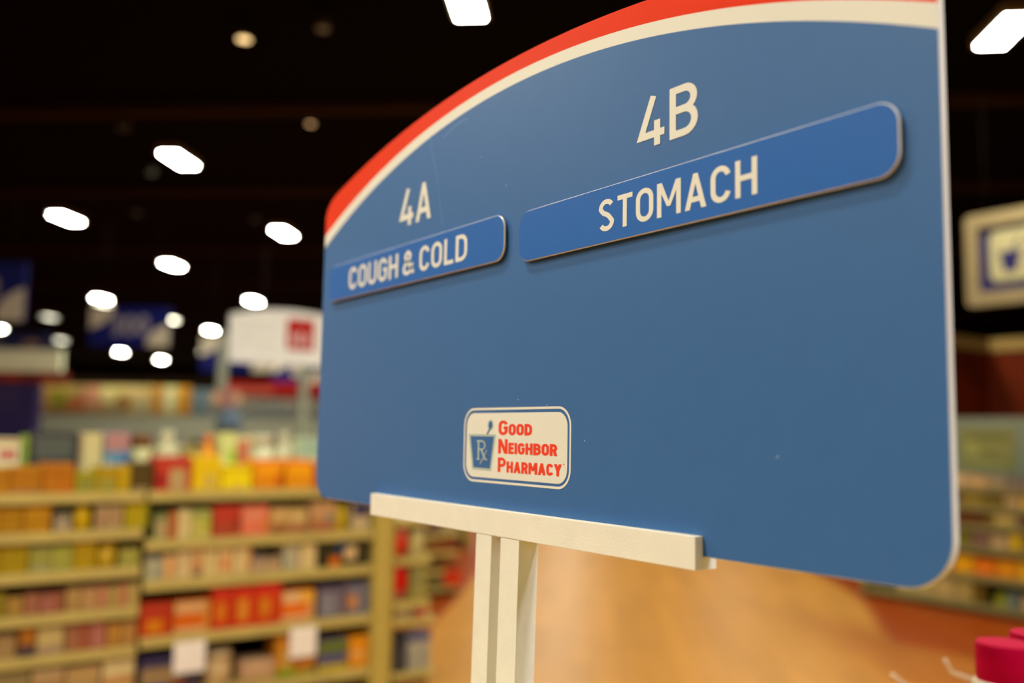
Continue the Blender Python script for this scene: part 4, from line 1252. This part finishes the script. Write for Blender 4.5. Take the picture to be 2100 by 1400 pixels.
mb = MB()
mb.box((-11.3, 7.051, 0), (-10.74, 7.12, 1.42), m_tan2)
mb.build('end_post', u3)

# ------------------------------------------------------------------ long shelving across the aisle, seen past the sign
RZ = [1.150, 0.980, 0.810, 0.605, 0.350, 0.092]
u4 = shelf_unit('shelving_unit', 'olive shelving unit across the aisle under a grey green header', (-5.67, 8.57), (-3.1, 9.05), '-y', RZ, .4, m_olive, m_rail2,
                lip=0.055, back_top=1.25, kick=0.03)
m_head = pm((104, 100, 74), 1.5, 0.6, 'grey_green_header')
mb = MB()
mb.box((-5.67, 8.93, 1.25), (-3.1, 9.00, 1.80), m_head)
mb.build('header_panel', u4)
mb = MB()
mb.box((-5.71, 8.56, 0.0), (-5.672, 9.05, 1.25), m_olive)
mb.build('end_panel', u4)
t = thing('shelf_poster', 'faded yellow poster on the grey green header past the sign end', 'poster', (-4.5, 8.92, 1.3))
mb = MB()
mb.box((-4.83, 8.924, 1.300), (-4.30, 8.929, 1.70), pm((128, 115, 58), 1.1, 0.5), 0.001)
mb.build('sheet', t)
mb = MB()
for a, b, c, d_, col in ((-4.74, 1.585, -4.36, 1.64, (108, 98, 48)), (-4.77, 1.44, -4.64, 1.57, (152, 138, 66)), (-4.60, 1.50, -4.36, 1.54, (140, 126, 62)),
                         (-4.60, 1.42, -4.45, 1.47, (118, 102, 46)), (-4.76, 1.34, -4.40, 1.38, (146, 130, 66))):
    mb.poly([(a, 8.9236, b), (c, 8.9236, b), (c, 8.9236, d_), (a, 8.9236, d_)], pm(col, 1.1, 0.5))
mb.build('poster_print', t)
RIGHT = [
    (0, -4.84, -4.72, .11, (185, 140, 90), 'peach tan'), (0, -4.71, -4.60, .12, (198, 152, 98), 'cream'), (0, -4.59, -4.40, .10, (192, 140, 80), 'wide peach'),
    (0, -4.39, -4.24, .11, (150, 120, 78), 'taupe'), (0, -4.23, -4.07, .10, (120, 95, 75), 'mauve grey'), (0, -4.06, -3.90, .10, (135, 105, 75), 'grey tan'),
    (1, -4.86, -4.66, .09, (98, 70, 50), 'mauve brown'), (1, -4.65, -4.44, .10, (138, 105, 30), 'olive'), (1, -4.43, -4.26, .09, (112, 85, 20), 'dark olive'),
    (1, -4.25, -4.11, .11, (165, 125, 72), 'tan'), (1, -4.10, -3.92, .10, (198, 142, 50), 'orange tan'),
    (2, -4.84, -4.66, .10, (98, 45, 5), 'chestnut'), (2, -4.65, -4.44, .10, (88, 40, 0), 'dark chestnut'), (2, -4.43, -4.36, .09, (112, 80, 20), 'slim olive'),
    (2, -4.35, -4.15, .11, (165, 130, 60), 'pale olive'), (2, -4.14, -3.95, .10, (92, 62, 42), 'mauve brown'),
    (3, -4.92, -4.75, .14, (178, 118, 58), 'peach'), (3, -4.74, -4.57, .12, (106, 92, 18), 'moss green'), (3, -4.56, -4.40, .13, (116, 76, 56), 'mauve'),
    (3, -4.39, -4.22, .12, (166, 126, 76), 'tan'), (3, -4.21, -4.12, .15, (192, 142, 0), 'golden yellow'), (3, -4.11, -3.92, .12, (130, 100, 40), 'khaki'),
    (4, -4.95, -4.75, .16, (165, 100, 15), 'bronze'), (4, -4.74, -4.55, .16, (208, 132, 0), 'bright amber'), (4, -4.54, -4.35, .15, (205, 96, 12), 'red orange'),
    (4, -4.34, -4.15, .16, (198, 112, 0), 'orange'), (4, -4.14, -3.95, .16, (205, 140, 20), 'pale amber'),
    (5, -5.32, -5.13, .19, (150, 120, 60), 'khaki'), (5, -5.12, -4.94, .20, (160, 125, 65), 'sand'), (5, -4.93, -4.74, .20, (166, 126, 66), 'tan'),
    (5, -4.73, -4.57, .19, (152, 116, 52), 'brass'), (5, -4.56, -4.46, .18, (92, 62, 8), 'dark brown'), (5, -4.36, -4.26, .11, (122, 112, 20), 'lime green'),
    (5, -4.25, -4.16, .13, (98, 98, 78), 'grey blue'), (5, -4.12, -3.95, .13, (176, 126, 72), 'peach')]
for sh, a, b, h, c, nme in RIGHT:
    z = RZ[sh] + 0.0012
    tag(carton('store_carton', (a, 8.59, z), (b, 8.75, z + h), c, [(.12, .25, .7, .65, tuple(min(255, int(q * 1.12)) for q in c)), (0, .86, 1, .95, tuple(int(q * .8) for q in c))], '-y', 1.15),
        '%s pack on the %s shelf of the olive shelving past the sign' % (nme, ORD[sh]), 'pack', 'packs on the olive shelving past the sign')

# ================================================================== the low shelf end that carries the sign stand
shelf_unit('shelving_unit', 'low cream shelf end under the big blue sign, carrying its stand', (-1.02, 0.28), (0.55, 0.85), '-y', [1.16, 0.82, 0.48, 0.14], .4, m_tan, m_rail, back_top=1.159)
m_mag = mat('magenta_cap_plastic', (0.44, 0.001, 0.034), 0.6, 0.03, 0.02)
m_cream = mat('cream_bottle_plastic', (0.78, 0.72, 0.56), 0.4, 0.45, 0.02)
for x, y, s in ((-0.3211, 0.6427, 'cream bottle with magenta cap, the nearer and more complete of two'),
                (-0.3240, 0.6957, 'cream bottle with magenta cap, peeking from behind the other magenta cap')):
    t = thing('shampoo_bottle', s, 'bottle', (x, y, 1.1612), 'magenta capped bottles')
    zt = EYE - 0.1319
    mb = MB()
    mb.lathe([(0.0150, zt - 0.030), (0.0180, zt - 0.0245), (0.0181, zt - 0.0018), (0.0176, zt - 0.0005), (0.0168, zt)], (x, y, 0), m_mag, 48)
    mb.build('cap', t)
    mb = MB()
    mb.lathe([(0.023, 1.1612), (0.0252, 1.165), (0.0252, 1.335), (0.0245, 1.355), (0.0222, 1.375), (0.0202, 1.388), (0.0196, zt - 0.0255), (0.0188, zt - 0.0248), (0.012, zt - 0.0247)], (x, y, 0), m_cream, 48)
    mb.build('bottle_body', t)
m_clear = mat('cloudy_clear_plastic', (0.72, 0.58, 0.40), 0.25, 0.5, 0.02)
m_clear.node_tree.nodes['Principled BSDF'].inputs['Alpha'].default_value = 0.35
t = thing('shelf_divider', 'clear plastic shelf divider with two bent prongs beside the magenta capped bottles', 'shelf divider', (-0.335, 0.59, 1.1612))
for pts in ([(-0.3341, 0.5912, 1.4106), (-0.3333, 0.5936, 1.4068), (-0.3321, 0.5958, 1.4024), (-0.3296, 0.5995, 1.4010), (-0.325, 0.6060, 1.3983), (-0.320, 0.6080, 1.394), (-0.318, 0.6085, 1.37), (-0.318, 0.6085, 1.166)],
            [(-0.3549, 0.5643, 1.4006), (-0.3535, 0.5670, 1.3980), (-0.3501, 0.5723, 1.3934), (-0.347, 0.5770, 1.3915), (-0.342, 0.5800, 1.387), (-0.341, 0.5805, 1.37), (-0.341, 0.5805, 1.166)]):
    mb = MB()
    mb.tube(pts, 0.0016, m_clear, 10)
    mb.build('prong', t)
mb = MB()
mb.box((-0.365, 0.560, 1.1612), (-0.300, 0.614, 1.166), m_clear)
mb.build('base', t)

# ================================================================== signs farther off
m_hblue = mat('blue_hanging_print', (0.004, 0.007, 0.11), 0.6, 0.15, 0.03)
m_hwhite = mat('white_hanging_print', (0.52, 0.46, 0.35), 0.6, 0.2, 0.03)
m_hgrey = mat('grey_hanging_print', (0.24, 0.22, 0.27), 0.6, 0.15, 0.03)
m_cable = mat('steel_cable', (0.01, 0.009, 0.008), 0.7, 0.2)


def hanging_sign(label, u, v0, v1, z0, z1, word, letters=m_hgrey):
    """blue board across the aisle, pale leaf shapes in two corners, on two cables"""
    vm = (v0 + v1) / 2
    c = uv(u, vm)
    t = thing('hanging_sign', label, 'hanging sign', (c.x, c.y, z0), 'blue hanging signs')
    mb = MB()
    uvbox(mb, u, u + 0.03, v0, v1, z0, z1, m_hblue)
    mb.build('board', t)
    Wd, Hh = v1 - v0, z1 - z0
    P = lambda a, b, d=0.004: uv(u - d, v1 - a * Wd, z0 + b * Hh)
    mb = MB()
    mb.poly([P(0.0, 1.0)] + [P(x, y) for x, y in ((.30, 1.0), (.27, .80), (.20, .62), (.10, .50), (0, .44))], m_hwhite)
    mb.build('leaf_corner', t)
    mb = MB()
    mb.poly([P(1.0, 0.0)] + [P(x, y) for x, y in ((.72, 0.0), (.74, .20), (.80, .38), (.90, .50), (1, .56))], m_hwhite)
    mb.build('leaf_corner', t)
    mb = MB()
    text(mb, word, 0.27, 0.27, 0.52, lambda a, b: P(a, b, 0.005), letters, 0.24, 0.47, 0.12, step=0.001)
    mb.build('lettering', t)
    for a in (0.15, 0.85):
        p = P(a, 1.0, -0.015)
        mb = MB()
        mb.tube([p, (p.x, p.y, CEIL)], 0.0018, m_cable, 6)
        mb.build('cable', t)
    return t


hanging_sign('blue hanging sign with pale numerals and pale corners, the most complete one', 12, 5.770, 6.905, 2.655, 3.185, '300')
hanging_sign('blue hanging sign cut by the frame edge, above the tower header', 10, 6.560, 7.80, 2.750, 3.430, '00')
hanging_sign('blue hanging sign partly behind the arched white sign and its post', 14, 5.06, 6.200, 2.455, 3.005, 'N00', m_hwhite)
hanging_sign('smallest blue hanging sign, under the arched white sign beside its second post', 22, 6.65, 7.90, 2.720, 3.275, '800', m_hwhite)

# arched white sign on two posts, standing on the farther shelving
m_wsign = pm((236, 226, 186), 1.2, 0.5, 'white_sign_face')
m_wred = pm((195, 10, 5), 0.9, 0.5, 'red_square_print')
t = thing('post_sign', 'arched white sign with red square on two thin posts behind the shelving', 'sign', (-8.1, 3.2, 1.40))
mb = MB()
o = [(2.755, 2.150)] + [(3.95, 2.150)] + [(3.95 - (3.95 - 2.755) * k / 16, 2.575 + 0.085 * (1 - ((k - 8) / 8) ** 2)) for k in range(17)]
mb.prism(o, lambda a, b, d: (-8.1 + d, a, b), 0.0, -0.03, m_wsign, 0.003)
mb.build('board', t)
mb = MB()
mb.poly([(-8.098, a, b) for a, b in ((3.285, 2.295), (3.555, 2.295), (3.555, 2.585), (3.285, 2.585))], m_wred)
for y0, y1, z0, z1 in ((3.335, 3.355, 2.34, 2.44), (3.41, 3.43, 2.34, 2.47), (3.48, 3.50, 2.34, 2.44), (3.36, 3.40, 2.40, 2.415)):
    mb.poly([(-8.0975, a, b) for a, b in ((y0, z0), (y1, z0), (y1, z1), (y0, z1))], m_wsign)
mb.build('red_square', t)
mb = MB()
for z in (2.33, 2.44, 2.52):
    mb.poly([(-8.098, a, b) for a, b in ((2.85, z), (3.18, z), (3.18, z + 0.012), (2.85, z + 0.012))], pm((205, 190, 150), 1.0, 0.5))
mb.build('faint_lines', t)
for y, zt in ((2.712, 2.40), (3.478, 2.16)):
    mb = MB()
    mb.box((-8.125, y - 0.045, 1.4005), (-8.080 if zt < 2.2 else -8.09, y + 0.04, zt), pm((150, 140, 110), 1.0, 0.5, 'post_metal'), 0.003)
    mb.build('post', t)
t = thing('shelf_topper', 'grey blue dome with a pink round card, at the foot of a sign post', 'display topper', (-8.0, 2.735, 1.40))
mb = MB()
mb.lathe([(0.115, 1.545), (0.112, 1.60), (0.098, 1.66), (0.07, 1.71), (0.03, 1.745), (0.001, 1.752)], (-7.94, 2.735, 0), pm((92, 98, 100), 1.05, 0.6), 24)
mb.build('dome', t)
mb = MB()
mb.lathe([(0.065, 1.4005), (0.06, 1.41), (0.06, 1.545)], (-7.94, 2.735, 0), pm((205, 172, 112), 1.05, 0.6), 20)
mb.build('pedestal', t)
mb = MB()
o = [(2.735 + 0.15 * math.cos(a * math.pi / 16), 1.825 + 0.085 * math.sin(a * math.pi / 16)) for a in range(32)]
mb.prism(o, lambda a, b, d: (-8.03 + d, a, b), 0.0, -0.012, pm((165, 105, 82), 1.05, 0.6))
for dy in (-0.10, 0.10):
    mb.poly([(-8.028, 2.735 + dy + 0.04 * math.cos(a * math.pi / 8), 1.825 + 0.045 * math.sin(a * math.pi / 8)) for a in range(16)], pm((195, 145, 95), 1.05, 0.6))
mb.build('round_card', t)
mb = MB()
mb.box((-8.045, 2.725, 1.55), (-8.042, 2.745, 1.76), pm((150, 140, 110), 1.0, 0.5, 'post_metal'))
mb.build('card_stem', t)

# hanging framed sign past the big sign: cream frame, navy field, cream plaque with a mortar
m_frame = pm((160, 128, 80), 0.72, 0.5, 'tan_sign_frame')
m_navy = pm((34, 26, 68), 0.9, 0.5, 'navy_sign_field')
m_plq = pm((176, 152, 98), 0.9, 0.5, 'cream_plaque')
t = thing('hanging_sign', 'white framed navy hanging sign with a mortar emblem, past the sign end', 'hanging sign', (-3.5, 7.52, 2.66))
S = lambda a, b, d: (a, 7.5 - d, b)
mb = MB()
o = rrect(-3.945, 2.665, -2.96, 3.425, 0.05)
i_ = rrect(-3.842, 2.778, -3.063, 3.312, 0.012)
k = len(o)
mb.prism(o, S, 0.0, -0.06, m_navy)
mb.build('board', t)
mb = MB()
ring_n = len(o)
for a in range(ring_n):
    c = (a + 1) % ring_n
    mb.poly([S(*o[a], .002), S(*o[c], .002), S(*o[c], .035), S(*o[a], .035)], m_frame)
    mb.poly([S(*o[a], .035), S(*o[c], .035), S(*i_[c], .035), S(*i_[a], .035)], m_frame)
    mb.poly([S(*i_[a], .035), S(*i_[c], .035), S(*i_[c], .002), S(*i_[a], .002)], m_frame)
mb.build('frame', t)
mb = MB()
mb.prism(rrect(-3.755, 2.852, -3.150, 3.262, 0.06), S, 0.003, 0.012, m_plq)
pl = mb.build('plaque', t)
mb = MB()
mb.poly([S(*p, .0135) for p in ((-3.680, 3.090), (-3.640, 2.925), (-3.545, 2.925), (-3.505, 3.090))], m_navy)
stroke(mb, [(-3.56, 3.09), (-3.52, 3.19)], False, 0.02, lambda a, b: S(a, b, .0135), m_navy)
for z in (3.16, 3.06, 2.96):
    mb.poly([S(*p, .0135) for p in ((-3.46, z - .025), (-3.20, z - .025), (-3.20, z + .025), (-3.46, z + .025))], pm((150, 60, 45), 1.1, 0.5))
mb.build('mortar_emblem', pl)
for x in (-3.80, -3.10):
    mb = MB()
    mb.tube([(x, 7.53, 3.42), (x, 7.53, CEIL)], 0.0018, m_cable, 6)
    mb.build('cable', t)

# ================================================================== graphics along the far wall
UW = 44.6 - 0.085


def wall_panel(name, label, cat, v0, v1, z0, z1, m, thick=0.05, u=UW):
    c = uv(u, (v0 + v1) / 2)
    t = thing(name, label, cat, (c.x, c.y, z0))
    mb = MB()
    uvbox(mb, u - thick, u - 0.002, v0, v1, z0, z1, m)
    mb.build('board', t)
    return t


t = wall_panel('photo_mural', 'long mural of warm blurred food and face photos on the far wall', 'mural', 20.1, 28.4, 2.235, 3.65, pm((176, 140, 82), 1.0, 0.6))
mb = MB()
PP = lambda v, z, d: uv(UW - 0.05 - d, v, z)


def patch(v0, z0, v1, z1, col, d=.004):
    mb.poly([PP(v0, z0, d), PP(v1, z0, d), PP(v1, z1, d), PP(v0, z1, d)], pm(col, 1.5, 0.6, vary=0.3, scale=2.2))


def blob(v, z, rv, rz, col, d=.008):
    mb.poly([PP(v + rv * math.cos(a * math.pi / 10), z + rz * math.sin(a * math.pi / 10), d) for a in range(20)], pm(col, 1.5, 0.6, vary=0.2, scale=3))


for q in ((26.2, 2.25, 28.4, 3.64, (150, 105, 50)), (24.1, 2.25, 26.2, 3.64, (165, 120, 70)), (22.0, 2.25, 24.1, 3.64, (205, 160, 90)),
          (21.55, 2.25, 22.9, 3.64, (185, 110, 20)), (20.75, 2.25, 21.55, 3.64, (215, 180, 105)), (20.1, 2.25, 20.75, 3.64, (205, 125, 20))):
    patch(*q)
for q in ((27.0, 3.0, .45, .45, (120, 110, 25)), (26.4, 3.3, .4, .3, (160, 130, 60)), (26.0, 2.75, .5, .35, (165, 80, 45)), (25.2, 3.1, .45, .5, (190, 120, 85)), (24.4, 3.2, .5, .4, (215, 175, 105)),
          (23.6, 2.75, .45, .4, (150, 95, 40)), (23.1, 3.2, .6, .4, (205, 165, 100)), (22.6, 2.6, .4, .35, (170, 150, 105)), (21.2, 3.0, .3, .5, (225, 195, 125)), (24.0, 2.5, .4, .25, (160, 140, 95))):
    blob(*q)
mb.build('photos', t)
t = wall_panel('wall_sign', 'grey teal header with pale script lettering on the far wall', 'wall sign', 11.2, 20.05, 2.235, 3.50, pm((98, 108, 104), 1.6, 0.6))
mb = MB()
WS = lambda a, b: uv(UW - 0.056, 19.3 - a, 2.30 + b)
x = 0.15
for kind_ in 'eoaamoeonaueoa':
    s = 0.36
    stroke(mb, spline([(x, 0.30), (x + s * .25, 0.70), (x + s * .8, 0.72), (x + s, 0.42), (x + s * .6, 0.16), (x + s * .12, 0.24), (x, 0.45)] if kind_ in 'eoa' else
                      [(x, 0.2), (x + .02, 0.7), (x + s * .5, 0.74), (x + s * .55, 0.25), (x + s * .9, 0.72), (x + s, 0.2)], 4), False, 0.11, WS, m_hwhite)
    x += s + 0.13
mb.build('script_lettering', t)
t = wall_panel('wall_sign', 'red band with a salmon stripe above the grey teal header', 'wall sign', 11.2, 18.35, 3.17, 3.92, pm((150, 10, 8), 1.0, 0.6), 0.05, UW - 0.06)
mb = MB()
mb.poly([uv(UW - 0.112, a, b) for a, b in ((18.0, 3.25), (15.9, 3.25), (15.9, 3.62), (18.0, 3.62))], pm((180, 80, 55), 1.0, 0.6))
mb.build('salmon_stripe', t)

# tower display by the frame edge: white header, red band, navy sides
c = uv(16.3, 10.6)
t = thing('display_tower', 'tall navy display tower with white header, cut by the frame edge', 'display', (c.x, c.y, 0))
mb = MB()
uvbox(mb, 16.0, 16.2, 10.15, 11.9, 0.0, 2.335, pm((46, 32, 66), 1.05, 0.6))
mb.build('body', t)
mb = MB()
uvbox(mb, 15.96, 16.1, 9.60, 12.1, 2.336, 2.535, pm((112, 32, 12), 1.0, 0.6))
for v in (9.75, 10.45):
    mb.poly([uv(15.955, a, b) for a, b in ((v, 2.36), (v + .35, 2.36), (v + .35, 2.52), (v, 2.52))], pm((150, 42, 12), 1.0, 0.6))
mb.build('red_band', t)
mb = MB()
uvbox(mb, 15.9, 16.0, 9.66, 12.2, 2.536, 2.93, pm((176, 162, 118), 1.9, 0.6))
uvbox(mb, 15.9, 16.0, 9.66, 9.92, 2.90, 2.96, pm((100, 92, 76), 1.05, 0.6))
uvbox(mb, 15.92, 16.0, 9.92, 12.2, 2.93, 3.24, pm((20, 24, 52), 1.05, 0.6))
hd = mb.build('header', t)
mb = MB()
HP = lambda v, z: uv(15.89, v, z)
mb.poly([HP(a, b) for a, b in ((9.92, 2.93), (10.95, 2.96), (10.95, 3.049), (9.92, 3.049))], pm((22, 28, 62), 1.05, 0.6))
mb.poly([HP(10.22 + .2 * math.cos(a * .5236), 3.02 + .08 * math.sin(a * .5236)) for a in range(12)], pm((150, 108, 82), 1.05, 0.6))
mb.poly([HP(a, b) for a, b in ((10.75, 3.0), (11.6, 2.98), (11.6, 3.25), (10.9, 3.25))], pm((100, 84, 66), 1.05, 0.6))
mb.build('header_picture', hd)
mb = MB()
for z in (2.20, 2.12, 2.04, 1.96, 1.85):
    mb.poly([uv(15.995, a, b) for a, b in ((10.45, z), (11.7, z), (11.7, z + .03), (10.45, z + .03))], pm((66, 50, 72), 1.05, 0.6))
mb.build('text_lines', t)
